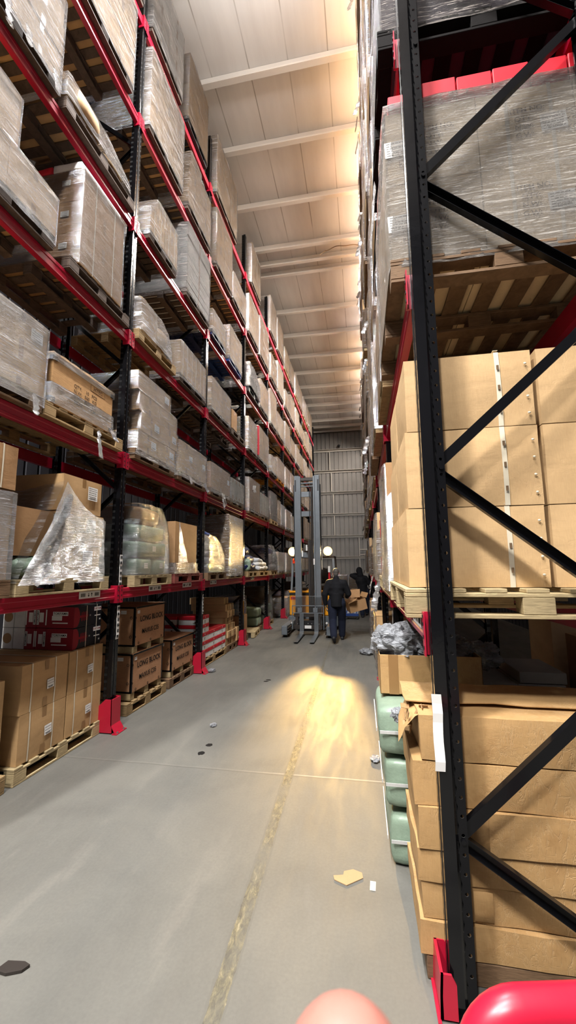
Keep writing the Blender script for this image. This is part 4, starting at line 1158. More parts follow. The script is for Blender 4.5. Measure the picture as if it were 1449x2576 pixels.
# ---- second bay, floor: stencilled engine crates on pallets
def engine_crate(y0, y1, z, Hh, label, dx=0):
    t = thing('plywood_crate', label, 'crate', (XC + dx, (y0 + y1) / 2, z), 'stencilled plywood crates'); L = y1 - y0; D = .80
    for nm in (-1, 0, 1):
        m = MB(); yy = nm * (L / 2 - .05); m.cbox(-D, -.01, yy - .05, yy + .05, .001, .085, .003); m.build('skid', M_['woodp'], t)
    m = MB(); m.cbox(-D, 0, -L / 2, L / 2, .088, .088 + Hh - .02, .004); m.build('box', M_['ply'], t)
    m = MB(); m.cbox(-D - .012, .012, -L / 2 - .012, L / 2 + .012, .088 + Hh - .02, .088 + Hh, .004); m.build('lid', M_['ply'], t)
    z0, z1 = .088, .088 + Hh
    m = MB()
    for y_ in (-L / 2, L / 2):
        s = 1 if y_ > 0 else -1
        m.box(.001, .003, y_ - (.022 if s > 0 else 0), y_ + (.022 if s < 0 else 0), z0, z1 - .02)
        a, b_ = sorted((y_ + s * .001, y_ + s * .003)); m.box(-.022, .003, a, b_, z0, z1 - .02)
    m.box(.013, .015, -L / 2, L / 2, z1 - .022, z1 + .001); m.box(-D, .015, -L / 2 - .015, -L / 2 - .013, z1 - .022, z1 + .001)
    m.box(-D, .003, -L / 2 - .003, -L / 2 - .001, z0, z0 + .02)
    m.build('edge_strip', M_['black'], t)
    for k, (yy, zz) in enumerate([(-L / 2 + .10, z0 + .03), (0, z0 + .03), (L / 2 - .10, z0 + .03), (-L / 2 + .012, z0 + .12), (-L / 2 + .012, z1 - .14)]):
        m = MB(); m.tube([(.006, yy + .014 * cos(a), zz + .014 * sin(a)) for a in [2 * pi * i / 10 for i in range(11)]], .0025, 5); m.build('clasp', M_['black'], t)
    for xx, zz in ((-.05, z1 - .14), (-.05, z0 + .12), (-.45, z1 - .05), (-.45, z0 + .03)):
        m = MB(); m.tube([(xx + .016 * cos(a), -L / 2 - .008, zz + .016 * sin(a)) for a in [2 * pi * i / 10 for i in range(11)]], .0025, 5); m.build('clasp', M_['black'], t)
    cz = z0 + Hh * .5
    for sx, sz, yy, zz in (('LONG BLOCK', .098, .03, cz + Hh * .16), ('MAXUS C35', .086, .0, cz - Hh * .17)):
        m = MB(); m.text(sx, sz, on_px(.0035, yy, zz)); m.build('stencil', M_['ink'], t)
    sticker(t, on_px(.004, -L / 2 + .08, z1 - .07), .06, .04, 1, seed=2, bars=False)
    sticker(t, on_my(-.16, -L / 2 - .005, z1 - .07), .08, .045, 1, seed=2, bars=False)
pallet(XC + .03, 4.86, 5.90, .001, 'pine floor pallet under the two stacked stencilled crates', 'wood')
engine_crate(4.99, 5.80, .145, .485, 'reddish plywood crate with black stencil, lower of the stacked pair')
engine_crate(5.00, 5.82, .72, .50, 'reddish plywood crate with black stencil, upper of the stacked pair', .01)
pallet(XC + .02, 6.02, 6.95, .001, 'dark floor pallet under the single stencilled crate', 'woodd')
engine_crate(6.10, 6.93, .145, .47, 'single reddish plywood crate with black stencil beside the red and white boxes')
# dark cartons glimpsed behind the crates
for k, (ya, yb, za, zb_, mt) in enumerate(((4.7, 5.6, .145, 1.36, 'card2'),)):
    pass

# ---- third bay, floor: red and white boxes, tan long cartons
def lidded_box(x1, y0, y1, z0, h, label, D=.42):
    t = thing('lidded_carton', label, 'carton', (x1, (y0 + y1) / 2, z0), 'red and white lidded boxes'); L = y1 - y0
    m = MB(); m.cbox(-D, 0, -L / 2, L / 2, .001, h * .62, .004); m.build('box', M_['white'], t)
    m = MB(); m.cbox(-D - .004, .004, -L / 2 - .0035, L / 2 + .0035, h * .60, h - .001, .004)
    m.build('lid', M_['redbr'], t)
    m = MB(); Mx = on_px(.0015, .02, h * .3)
    m.box(-.035, .035, .012, .017, 0, .001, 0, Mx); m.box(-.008, .008, -.03, .012, 0, .001, 0, Mx)
    Mx = on_px(.0055, .02, h * .8); m.box(-.012, .012, -.01, .01, 0, .001, 1, Mx)
    Mx = on_my(-.09, -L / 2 - .0012, h * .3); m.tube([Mx @ Vector((0, 0, 0)), Mx @ Vector((0, 0, .001))], .018, 12); m.box(.06, .14, -.004, .004, 0, .001, 0, on_my(-.20, -L / 2 - .0012, h * .25))
    m.build('print', [M_['brownink'], M_['white']], t)
pallet(XC + .03, 7.16, 8.66, .001, 'pine floor pallet under the red and white lidded boxes')
cols = [(7.22, 7.66, 5, 'first'), (7.68, 8.16, 3, 'second'), (8.18, 8.64, 3, 'third')]
rowname = ['bottom', 'second-up', 'third-up', 'fourth-up', 'top']
for ci, (ya, yb, nn_, cn) in enumerate(cols):
    for k in range(nn_):
        lidded_box(XC, ya, yb, .143 + k * .157, .155, 'red and white lidded box, %s column from the third left-rack post, %s row' % (cn, rowname[k]))
for k in range(5):
    lidded_box(XC - .46, 7.22, 7.66, .143 + k * .157, .155, 'red and white lidded box behind the first column by the third left-rack post, %s row' % rowname[k])
pallet(XC + .02, 8.74, 9.46, .001, 'floor pallet under the tan long cartons', 'woodd')
for ci, (ya, yb) in enumerate(((8.80, 9.10), (9.115, 9.36))):
    for k in range(7 if ci == 0 else 6):
        dx = rnd.uniform(-.05, .03); dy = rnd.uniform(-.008, .008)
        o = carton_build(carton_mesh(-.80, 0, ya + dy, yb + dy, 0, .140, seed=k + ci * 9, n=5, b=.006, tape=True), 'cardy', None, 'long_carton', (XC - .02 + (dx if k < 6 else -.08), 0, .143 + k * .1435))
        tag(o, 'tan long carton, %s column by the fourth left-rack post, %s from the bottom' % (('nearer', 'farther')[ci], ORD[k].replace('nearest', 'first')), 'carton', 'tan long cartons')
o = carton_build(carton_mesh(-.5, 0, -.075, .075, 0, .30, seed=3, tape=False), 'card', None, 'carton', (XC + .03, 9.46, .001 + .142)); tag(o, 'small brown carton standing at the end of the tan long cartons', 'carton')
sticker(o, on_px(.006, .04, .06), .04, .04, 2)

# ---- third bay, shelves
load_left(2, 6, 7.20, 8.60, 1.30, 'long tan carton tower overhanging its pallet', 'near half', rows=2, ny=3, film='film', nx=2)
load_left(2, 5, 7.26, 8.28, 1.24, 'tan-grey wrapped tower', 'near half', rows=3, film='film')
load_left(2, 5, 8.36, 9.44, .62, 'lower bulging wrapped load', 'far half', rows=2, film='filmh', tails=1)
load_left(2, 4, 7.10, 7.92, .42, 'low wrapped load on a blue pallet', 'near half', rows=1, film='filmh', pal='nblue', pname='blue plastic pallet')
load_left(2, 4, 8.16, 9.10, .74, 'bright pale carton in white film', 'far half', mat='card3', rows=1, ny=1, film='filmh', pal='blue', pname='bright blue plastic pallet')
load_left(2, 3, 7.12, 8.30, .60, 'wrapped carton block, two wide', 'near half', rows=1, ny=2, film='film')
load_left(2, 3, 8.42, 8.76, .44, 'single small brown carton', 'far half', rows=1, ny=1, film=None, mat='card2', py=(8.40, 9.48))
load_left(2, 2, 7.16, 8.30, .50, 'brown carton with film-wrapped foot', 'near half', mat='card2', rows=1, ny=1, film='filml', labels=1, tails=3)
load_left(2, 2, 8.40, 9.36, .46, 'grey-green wrapped block', 'far half', mat='cardg', rows=1, ny=4, film='filmg', pal='woodd')
zb = ZL[1] + .062
pallet(XLF, 7.10, 8.12, zb + .001, 'brown timber pallet under the white sacks, first shelf, third left-rack bay', 'woodd')
def sack_pile(x, y, z, specs, label, parent_name='sack_pile', filmmat=None, filmtiers=None):
    t = thing('sack_pile', label, 'pallet load', (x, y, z), 'pallet loads of the left rack')
    for k, (ya, yb, za, h_, mt, xa, xb) in enumerate(specs):
        m = MB(); m.bulged(xa, xb, ya, yb, za, za + h_, 14, .03, .07, .03, k + y)
        m.v = [tuple(Vector(q) + noise.noise_vector(Vector(q) * 16 + Vector((k, y, 0))) * .016) for q in m.v]; m.v = [(a_, b_, max(c_, za)) for a_, b_, c_ in m.v]; m.build('sack', M_[mt], t)
    if filmmat: film_mesh(-.92, .0, filmtiers, y, .08, .02).build('stretch_film', M_[filmmat], t)
    return t
sack_pile(XLF, 7.60, zb + .142, [(-.45, .45, .002, .16, 'wsack', -.9, -.02), (-.44, .42, .14, .15, 'wsack', -.9, -.04), (-.42, .36, .27, .15, 'wsack', -.88, -.06), (-.40, .30, .40, .16, 'cardw', -.86, -.08), (-.36, .12, .54, .16, 'wsack', -.8, -.1), (-.30, .0, .66, .13, 'blue', -.7, -.16)], 'heap of white plastic sacks topped by a blue one, first shelf, third left-rack bay', filmmat='filmd', filmtiers=[(.006, -.47, .46), (.3, -.44, .40), (.55, -.41, .28, .04), (.70, -.36, .1, .09)])
load_left(1 + 1, 1, 8.27, 9.30, 1.22, 'three-tier cartons in golden-lit shiny film', 'far half', rows=[.42, .42, .38], ny=[1, 1, 1], nx=2, film='filmh')
# ---- fourth bay
load_left(3, 6, 9.98, 10.98, 1.14, 'strapped wrapped tower beside a bare post', 'near half', rows=3, film='film', straps=True)
load_left(3, 5, 9.72, 10.78, 1.02, 'wrapped carton tower with bright face', 'near half', rows=2, film='filmh')
load_left(3, 5, 10.95, 12.08, 1.18, 'brown cartons with white labels under loose film', 'far half', mat='card2', rows=2, ny=2, film='film', labels=.5)
zb = ZL[4] + .062
pallet(XLF, 9.74, 10.90, zb + .001, 'dark plastic pallet under the black-wrapped bundle, fourth shelf, fourth left-rack bay', 'blackp')
t = thing('wrapped_load', 'sloping bundle in black and clear film, fourth shelf, fourth bay of the left-rack', 'pallet load', (XLF, 10.3, zb + .142), 'pallet loads of the left rack')
m = MB(); m.bulged(-.9, -.03, -.50, .52, 0, .46, 9, .05, .1, .04, 3); m.build('black_bundle', M_['blackp'], t)
m = MB(); m.bulged(-.85, -.08, -.45, .1, .45, .70, 8, .05, .1, .03, 5); m.build('black_bundle', M_['blackp'], t)
film_mesh(-.93, .02, [(.004, -.54, .58), (.40, -.53, .55), (.72, -.47, .15, .04)], 8.8, .08, .03).build('stretch_film', M_['filmd'], t)
load_left(3, 4, 11.0, 12.0, .80, 'wrapped carton block beyond the black bundle', 'far half', rows=2, film='film')
load_left(3, 3, 9.74, 10.62, .78, 'crumpled clear-wrapped carton load', 'near half', rows=2, film='filmh')
t = load_left(3, 3, 10.76, 12.02, .90, 'wrapped load with red edge tape', 'far half', rows=2, film='film', tails=1)
m = MB(); m.box(-.05, .016, -.655, -.645, .02, .86); m.box(.012, .016, -.655, -.58, .02, .86); m.build('edge_tape', M_['redbr'], t)
t = load_left(3, 2, 9.86, 10.92, .80, 'tall brown carton with white handwriting', 'near half', mat='card2', rows=1, ny=1, film='filml')
m = MB()
for s, q in (((.05, .50), (.10, .62)), ((.14, .46), (.20, .64)), ((.24, .46), (.29, .66)), ((.27, .56), (.36, .66)), ((.27, .56), (.37, .50))):
    m.tube([(.012, s[0] - .3, s[1]), (.012, q[0] - .3, q[1])], .008, 5)
m.build('handwriting', M_['white'], t)
load_left(3, 2, 11.0, 12.02, .60, 'grey-green bagged load', 'far half', mat='cardg', rows=1, ny=3, film='filmg')
zb = ZL[1] + .062
pallet(XLF, 9.78, 10.74, zb + .001, 'pine pallet under the dark blue sack, first shelf, fourth left-rack bay')
sack_pile(XLF, 10.25, zb + .142, [(-.44, .46, .002, .2, 'nblue', -.9, -.05), (-.42, .40, .19, .22, 'nblue', -.9, -.1), (-.40, .2, .4, .2, 'nblue', -.8, -.15), (-.42, -.2, .0, .3, 'green', -.3, -.01)], 'dark blue plastic sacks beside a green one, first shelf, fourth left-rack bay')
pallet(XLF, 10.86, 12.02, zb + .001, 'pine pallet under the flat white sacks, first shelf, fourth left-rack bay')
sack_pile(XLF, 11.4, zb + .142, [(-.5, .55, .002, .14, 'wsack', -.9, -.01), (-.46, .42, .13, .12, 'cardw', -.9, -.03), (-.4, .1, .24, .10, 'wsack', -.85, -.05)], 'flat pile of white plastic sacks, first shelf, fourth left-rack bay')
# ---- fourth bay, floor
pallet(XC + .02, 9.74, 10.36, .001, 'floor pallet under the upright brown carton and blue drums', 'woodd')
o = carton_build(carton_mesh(-.8, 0, -.28, .28, 0, .50, seed=6, n=6), 'card2', None, 'carton', (XC, 10.05, .143)); tag(o, 'upright brown carton on the floor under the blue wrapped cans', 'carton')
t = thing('wrapped_load', 'blue wrapped can packs on the upright brown carton, fourth left-rack bay', 'pallet load', (XC - .02, 10.05, .655))
for k in range(6):
    m = MB(); za = (k // 2) * .15; ya = -.27 + (k % 2) * .27; m.cbox(-.7, -.01, ya + .003, ya + .265, za + .002, za + .148, .02); m.build('can_pack', M_['blue'], t)
film_mesh(-.71, .0, [(.005, -.27, .27), (.45, -.27, .27)], 3.2, .08, .008).build('stretch_film', M_['filml'], t)
pallet(-2.80, 10.55, 11.45, .012, 'loose empty pale pallet lying askew on the floor, fourth left-rack bay', 'woodp', rz=.10)
pallet(XC - .02, 11.55, 12.08, .001, 'small dark floor pallet beside the fifth left-rack guard', 'woodd')
t = thing('wrapped_load', 'dark green woven bales on the floor, far end of the fourth left-rack bay', 'pallet load', (XC - .04, 11.8, .143))
for k in range(4):
    m = MB(); za = (k // 2) * .26; ya = -.26 + (k % 2) * .26; m.bulged(-.85, -.02, ya, ya + .25, za + .002, za + .25, 6, .02, .05, .015, k + 5); m.build('green_bale', M_['green'], t)
# ---- fifth bay
zb = ZL[2] + .062
pallet(XLF, 12.40, 13.38, zb + .001, 'pine pallet under the dark boxes, second shelf, fifth left-rack bay')
t = thing('wrapped_load', 'three dark violet cartons with red and white labels, second shelf, fifth left-rack bay', 'pallet load', (XLF, 12.89, zb + .142), 'pallet loads of the left rack')
for k in range(3):
    o = carton_build(carton_mesh(-.9, -.02 - .01 * k, -.46, .46 - .04 * k, k * .30 + .002, k * .30 + .298, k, n=4), 'violet', t)
    m = MB(); Mx = on_my(-.25, -.478, k * .30 + .13); m.box(-.13, .13, -.08, .08, 0, .002, 0, Mx); m.box(-.05, .05, -.04, .05, .002, .004, 1, Mx); m.build('label', [M_['redbr'], M_['white']], o)
film_mesh(-.91, -.005, [(.004, -.48, .47), (.5, -.48, .46), (.90, -.47, .40)], 3.9, .09, .01).build('stretch_film', M_['filml'], t)
load_left(4, 2, 13.46, 13.90, .78, 'narrow tan carton column', 'middle', rows=5, ny=1, film='filml', mat='cardy')
load_left(4, 2, 14.02, 14.70, .72, 'grey wrapped load behind the narrow column', 'far half', rows=1, mat='cardg', film='filmg')
zb = ZL[1] + .062
pallet(XLF, 12.36, 13.3, zb + .001, 'pine pallet under the bright blue sack, first shelf, fifth left-rack bay')
sack_pile(XLF, 12.83, zb + .142, [(-.42, .40, .002, .22, 'wsack', -.9, -.03), (-.42, .05, .2, .34, 'wsack', -.8, -.05), (-.40, .0, .48, .22, 'blue', -.8, -.06), (-.34, -.02, .68, .09, 'wsack', -.7, -.1), (.06, .40, .2, .26, 'wsack', -.8, -.08)], 'bright blue sack over crumpled white bags, first shelf, fifth left-rack bay', filmmat='filml', filmtiers=[(.006, -.45, .44), (.4, -.44, .42), (.78, -.42, .05, .04)])
load_left(4, 1, 13.5, 14.6, .62, 'brown wrapped load near the truck lamp', 'far half', rows=1, film='film')
load_left(4, 6, 12.34, 13.36, 1.20, 'strapped wrapped tower behind the sixth post', 'near half', rows=3, film='filmh')
load_left(4, 6, 13.55, 14.66, 1.16, 'two-high wrapped tower', 'far half', rows=2, film='film')
load_left(4, 5, 12.42, 13.36, .80, 'brown carton stack with white labels', 'near half', rows=2, mat='card2', film='film', labels=.8)
load_left(4, 5, 13.5, 14.6, 1.08, 'tall bright wrapped load with slanted film', 'far half', rows=2, film='filmh')
load_left(4, 4, 12.34, 13.3, 1.1, 'tall wrapped carton column', 'near half', rows=3, film='film')
load_left(4, 4, 13.4, 14.65, .74, 'wrapped cartons with dark pallet', 'far half', rows=2, film='film', pal='woodd')
load_left(4, 3, 12.4, 13.3, .5, 'low bagged load', 'near half', rows=1, film='filmh')
load_left(4, 3, 13.42, 14.64, .7, 'wrapped strapped cartons on a yellow-painted pallet', 'far half', rows=2, film='film', straps=True, pal='yellow')
# floor, fifth bay
pallet(XC, 12.4, 13.5, .001, 'floor pallet under the green bales by the truck, fifth left-rack bay')
t = thing('wrapped_load', 'green bales with a brown carton under film beside the truck, fifth left-rack bay', 'pallet load', (XC - .02, 12.95, .143))
for k in range(4):
    m = MB(); za = (k // 2) * .26; ya = -.50 + (k % 2) * .5; m.bulged(-.85, -.02, ya, ya + .49, za + .002, za + .25, 6, .02, .05, .02, k + 15); m.build('green_bale', M_['green'], t)
carton_build(carton_mesh(-.8, -.1, -.1, .48, .53, 1.05, 4), 'card2', t)
film_mesh(-.87, .0, [(.004, -.52, .52), (.5, -.52, .52), (1.06, -.12, .49, .08)], 6.6, .09, .02).build('stretch_film', M_['filmg'], t)

# ---- remaining bays: wrapped loads of varied make-up
DES = [('wrapped brown carton stack', 'card2', 'film'), ('tan carton stack in streaked film', 'card', 'film'), ('bright white wrapped stack', 'card3', 'filmh'), ('pale strapped carton block', 'card3', 'filml'),
       ('golden carton stack in thin film', 'cardy', 'filml'), ('wrapped mixed brown carton block', 'card', 'film')]
def rest(b, l, y0, y1, half, r):
    d, mt, fm = r.choice(DES if l > 1 else DES[:2] + DES[3:])
    h = r.uniform(.55, 1.08) if l < 6 else r.uniform(.8, 1.15)
    nr = r.choice((1, 2, 2, 3)); ny = r.choice((1, 2, 2, 3))
    big = ['one-high', 'two-high', 'three-high'][nr - 1]; wide = ['one wide', 'two wide', 'three wide'][ny - 1]
    load_left(b, l, y0, y1, h, '%s %s' % (big, d), half, mat=mt, rows=nr, ny=ny, film=fm, near=False, step=.16, straps=r.random() < .3 and fm == 'filml', pal=r.choice(('wood', 'wood', 'woodd', 'woodp')))
rr = random.Random(5)
for b in range(5, 9):
    for l in range(0, 7):
        if l == 0 and b > 6: continue
        ya, yb = YL[b] + .12, YL[b + 1] - .12
        mid = (ya + yb) / 2 + rr.uniform(-.12, .12)
        if rr.random() < .93: rest(b, l, ya + rr.uniform(0, .06), mid - .06, 'near half', rr)
        if rr.random() < .90 and not (b == 8 and l > 4): rest(b, l, mid + .06, yb - rr.uniform(0, .06), 'far half', rr)
# ================================================================== RIGHT RACK
def load_right(b, l, y0, y1, h, desc, half, mat='card', ny=2, rows=2, film='film', pal='wood', inset=0.0, depth=.98, xf=None, pmat=True, step=.12, tails=0, jit=.02):
    zb = ZR[l] + .062 if l else 0
    xf = XB - .085 + inset if xf is None else xf
    where = place_words('right', l, b, half)
    if pal == 'wood' and l >= 3: pal = 'woodshade'  # shade below the upper shelves painted in by darker timber
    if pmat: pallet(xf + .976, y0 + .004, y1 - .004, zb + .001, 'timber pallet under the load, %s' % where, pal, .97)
    t = thing('wrapped_load' if film else 'carton_stack', '%s on %s' % (desc, where), 'pallet load', (xf, (y0 + y1) / 2, zb + .142), 'pallet loads of the right rack')
    L = y1 - y0; r = random.Random(int(y0 * 777) + l)
    if isinstance(rows, int): rows = [h / rows] * rows
    zz = 0; k = 0
    for rh in rows:
        for ci in range(ny):
            ya = -L / 2 + L * ci / ny + .002; yb = -L / 2 + L * (ci + 1) / ny - .002
            carton_build(carton_mesh(r.uniform(.003, jit), depth, ya, yb, zz + .002, zz + rh - .001, seed=k + y0, n=4, b=.010, face=-1), mat, t); k += 1
        zz += rh
    if film:
        f = film_mesh(-.002, depth + .002, [(-.09 if pmat else .005, -L / 2, L / 2), (zz * .5, -L / 2, L / 2), (zz - .01, -L / 2 + .02, L / 2 - .02)], y0 * 3 + l, step, .022)
        for i in range(tails): film_tail(f, (-.03, r.uniform(-L * .4, L * .4), -.03), r.uniform(.15, .3), y0 + i)
        f.build('stretch_film', M_[film], t)
    return t

def strap_y(m, x, y, z0, z1, b, ux, w=.012, mi=1):
    """strap running up the camera-side face"""
    k = 6
    for i in range(k):
        u0, u1 = -1 + 2 * i / k, -1 + 2 * (i + 1) / k
        f0, f1 = [b * (1 - ux * ux) * (1 - u * u) + .004 for u in (u0, u1)]
        za, zb = z0 + (z1 - z0) * i / k, z0 + (z1 - z0) * (i + 1) / k
        m.add([(x - w, y - f0, za), (x + w, y - f0, za), (x + w, y - f1, zb), (x - w, y - f1, zb)], [(0, 1, 2, 3)], mi)

# ---- nearest bay, first shelf: big golden strapped cartons on a block pallet
zb1 = ZR[1] + .062
pallet(1.405, 2.112, 3.30, zb1 + .001, 'pale block pallet under the big golden cartons, first shelf, nearest right-rack bay', 'woodp', 1.2, rot=True)
rowsz = [(1.696, 2.100), (2.104, 2.515), (2.519, 2.925)]
lay = ['bottom layer', 'middle layer', 'top layer']
for k, (za, zb_) in enumerate(rowsz):
    for yi, (ya, yb) in enumerate(((2.20, 2.745), (2.765, 3.285))):
        for xi, (xa, xb) in enumerate(((.235 + .012 * k, .898 + .004 * (k % 2) - .018 * k * 0), (.925, 1.395))):
            w, d, h_ = xb - xa, yb - ya, zb_ - za
            m = MB(); m.bulged(0, w, 0, d, 0, h_, 8, .012 if yi == 0 else .009, .012, .003, k * 7 + yi * 3 + xi, 0, crisp=True)
            if yi == 0:
                for u in ((.16, .74) if xi == 0 else (.55,)):
                    strap_y(m, w * u, 0, 0, h_, .012, 2 * u - 1)
                    for q in (.25, .55, .82): m.box(w * u - .006, w * u + .006, -.0185, -.0165, h_ * q - .03, h_ * q - .005, 2)
                    m.box(w * u - .012, w * u + .012, .0, d, h_ + .012, h_ + .014, 1)
                for q in range(4):
                    m.ell((w - .03, -.010, h_ * (.15 + .22 * q)), (.008, .003, .006), 3, 8, 5) if xi == 0 else None
            o = m.build('strapped_carton', [M_['cardy'], M_['strap'], M_['brownink'], M_['strap']], None, (xa, ya, za))
            tag(o, 'big golden strapped carton by the braces, %s, %s, %s' % (lay[k], ('camera-side row', 'second row')[yi], ('aisle column', 'inner column')[xi]), 'carton', 'big golden strapped cartons')
load_right(0, 1, 3.44, 4.38, .98, 'brown cartons with shiny ragged film', 'far half', mat='card2', rows=2, film='film', tails=2)

# ---- nearest bay, second shelf: wrapped cartons with red boxes on top
zb2 = ZR[2] + .062
pallet(1.405, 2.10, 3.30, zb2 + .001, 'brown block pallet under the glossy wrapped load, second shelf, nearest right-rack bay', 'woodd', 1.2, rot=True)
t = thing('wrapped_load', 'glossy film-wrapped cartons topped with red boxes, second shelf, nearest right-rack bay', 'pallet load', (.215, 2.125, zb2 + .143), 'pallet loads of the right rack')
W = 1.17
for k in range(2):
    for xi in range(2 + 1):
        xa, xb = (0.0, .495, .99)[xi] + .003, (.495, .99, 1.17)[xi] - .003
        za, zc = k * .475 + .003, k * .475 + .473
        for yi, (ya, yb) in enumerate(((.0, .56), (.565, 1.14))):
            m = MB(); m.bulged(xa, xb, ya, yb, za, zc, 6, .005, .008, .003, k * 5 + xi, crisp=True)
            if yi == 0 and xi < 2:
                for u in ((.35, ) if xi == 0 else (.30, .76)):
                    strap_y(m, xa + (xb - xa) * u, ya - .002, za, zc, .006, 2 * u - 1, .010)
            o = m.build('carton', [M_['cardl'], M_['strap']], t)
            if yi == 0 and xi < 2:
                cx = xa + (.30 if xi == 0 else .37) * (xb - xa) + (.0 if xi == 0 else .04)
                m = MB()
                xx0 = xa + (xb - xa) * (.36 if xi else .42)
                for i, s in enumerate(['ITEM NO:', 'QTY:', 'N.W:', 'G.W:']): m.text(s, .042, on_my(xx0 + .075 - .02 * (i > 0), ya - .0105, za + .32 - i * .052))
                for i, s in enumerate(['PCS', 'KGS', 'KGS']): m.text(s, .042, on_my(xx0 + .30, ya - .0105, za + .268 - i * .052) if xi else on_my(xa + .10, ya - .0105, za + .22 - i * .052))
                m.build('stencil', M_['brownink'], o)
                sticker(o, tilt(on_my(xx0 + .20 if xi else xa + .05, ya - .0125, za + .22), .05), .13, .10, 6, seed=k + xi)
            if k == 0 and xi == 0 and yi == 0: pass
for i in range(6):
    for yi in range(2):
        xa = .02 + i * .195; h_ = .185 - .04 * (i == 0) + .008 * (i % 2)
        m = MB(); m.cbox(xa + .003, xa + .19, .02 + yi * .5, .50 + yi * .5, .953, .953 + h_, .004); m.build('red_box', M_['redbr'], t)
f = film_mesh(-.005, W + .005, [(-.055, -.012, 1.15), (.0, -.008, 1.15), (.48, -.004, 1.145), (.95, -.004, 1.14), (1.015, .006, 1.13)], 21.3, .055, .011, lip=.05)
film_tail(f, (-.03, .25, .78), .5, 3, .05)
f.build('stretch_film', M_['filmn'], t)
load_right(0, 2, 3.42, 4.40, 1.05, 'pale carton stack with taped seams', 'far half', mat='card3', rows=3, ny=1, film='filml')
# ---- nearest bay, third shelf: black plastic pallets seen from below
zb3 = ZR[3] + .062
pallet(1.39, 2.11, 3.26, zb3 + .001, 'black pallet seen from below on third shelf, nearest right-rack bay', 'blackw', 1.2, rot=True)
t = thing('wrapped_load', 'dark wrapped load on the black pallet, third shelf, nearest right-rack bay', 'pallet load', (.22, 2.13, zb3 + .144), 'pallet loads of the right rack')
carton_build(carton_mesh(0, 1.15, 0, 1.1, .002, .95, 5, n=5), 'violet', t)
film_mesh(-.005, 1.155, [(-.05, -.008, 1.11), (.5, -.005, 1.1), (.95, .0, 1.1)], 31.1, .1, .015).build('stretch_film', M_['film'], t)
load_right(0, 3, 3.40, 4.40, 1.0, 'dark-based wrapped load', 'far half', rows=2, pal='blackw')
for l in (4, 5, 6):
    load_right(0, l, 2.15, 3.22, 1.0, 'white-wrapped carton stack', 'near half', rows=2, film='filmh')
    load_right(0, l, 3.42, 4.42, 1.0, 'wrapped tan carton stack', 'far half', rows=2, film='film')

# ---- nearest bay, floor: crushed long cartons
zs_ = [(.10, .235), (.238, .385), (.388, .520), (.523, .700), (.703, .893)]
pallet(1.39, 2.115, 2.72, .001, 'dark floor pallet under the crushed long cartons, nearest right-rack bay', 'woodd', 1.18, rot=True) if False else None
m = MB(); m.cbox(.225, 1.40, 2.13, 2.66, .001, .095, .004); tag(m.build('timber_bearer', M_['woodd']), 'dark timber bearer on the floor under the crushed long cartons', 'bearer')
for k, (za, zc) in enumerate(zs_):
    h_ = zc - za
    m = MB(); n = 16
    x0, x1 = .205 + .014 * (k % 2) - .008 * k * 0, 1.42
    m.bulged(0, x1 - x0, 0, .53 - .012 * (k % 3), 0, h_, 12, .003, .010, .009, k * 5 + 2, 0, crisp=True)
    o = m.build('long_carton', [M_['cardk']], None, (x0, 2.125 + .008 * ((k * 2) % 3), za))
    tag(o, 'crushed long carton behind the lowest brace, %s layer from the floor' % ORD[k].replace('nearest', 'first'), 'carton', 'crushed long cartons')
    m = MB()
    m.bulged(.12 + .1 * (k % 2), .20 + .1 * (k % 2), -.008, -.002, h_ * .1, h_ * .9, 3, .001, .002, .002, k)
    m.build('pasted_seam', M_['cardk'], o)
o = MB(); o.bulged(0, 1.18, 0, .42, 0, .20, 12, .003, .008, .010, 77, crisp=True)
o = o.build('long_carton', M_['cardk'], None, (.245, 2.14, .898)); tag(o, 'burst long carton on top of the crushed stack, torn open at its aisle end', 'carton', 'crushed long cartons')
m = MB()
m.bulged(-.05, 1.1, .15, .50, .212, .224, 8, .002, .004, .010, 6)
m.build('lid_flap', M_['cardk'], o)
m = MB()
Mt = Matrix.Translation((-.02, .0, .215)) @ Matrix.Rotation(R(-62), 4, 'Y') if False else None
vs = []
for i in range(7):
    for j in range(7):
        u, v = i / 6, j / 6
        vs.append((-.10 * v * (1 - .3 * u) - .002, .02 + .36 * u, .195 - .13 * v ** 1.5 + .02 * noise.noise((u * 4, v * 4, 1))))
m.add(vs, [(i * 7 + j, i * 7 + 7 + j, i * 7 + 8 + j, i * 7 + j + 1) for i in range(6) for j in range(6)], 0, True)
m.build('torn_flap', M_['cardk'], o)
m = MB()
for k in range(16):
    p = Vector((rnd.uniform(-.06, .05), rnd.uniform(.02, .24), rnd.uniform(.10, .215)))
    Mr = Matrix.Translation(p) @ Matrix.Rotation(rnd.uniform(0, 3), 4, 'X') @ Matrix.Rotation(rnd.uniform(0, 3), 4, 'Y')
    m.box(-.022, .022, -.012, .012, -.0015, .0015, 0, Mr)
m.build('torn_shreds', M_['card2'], o)

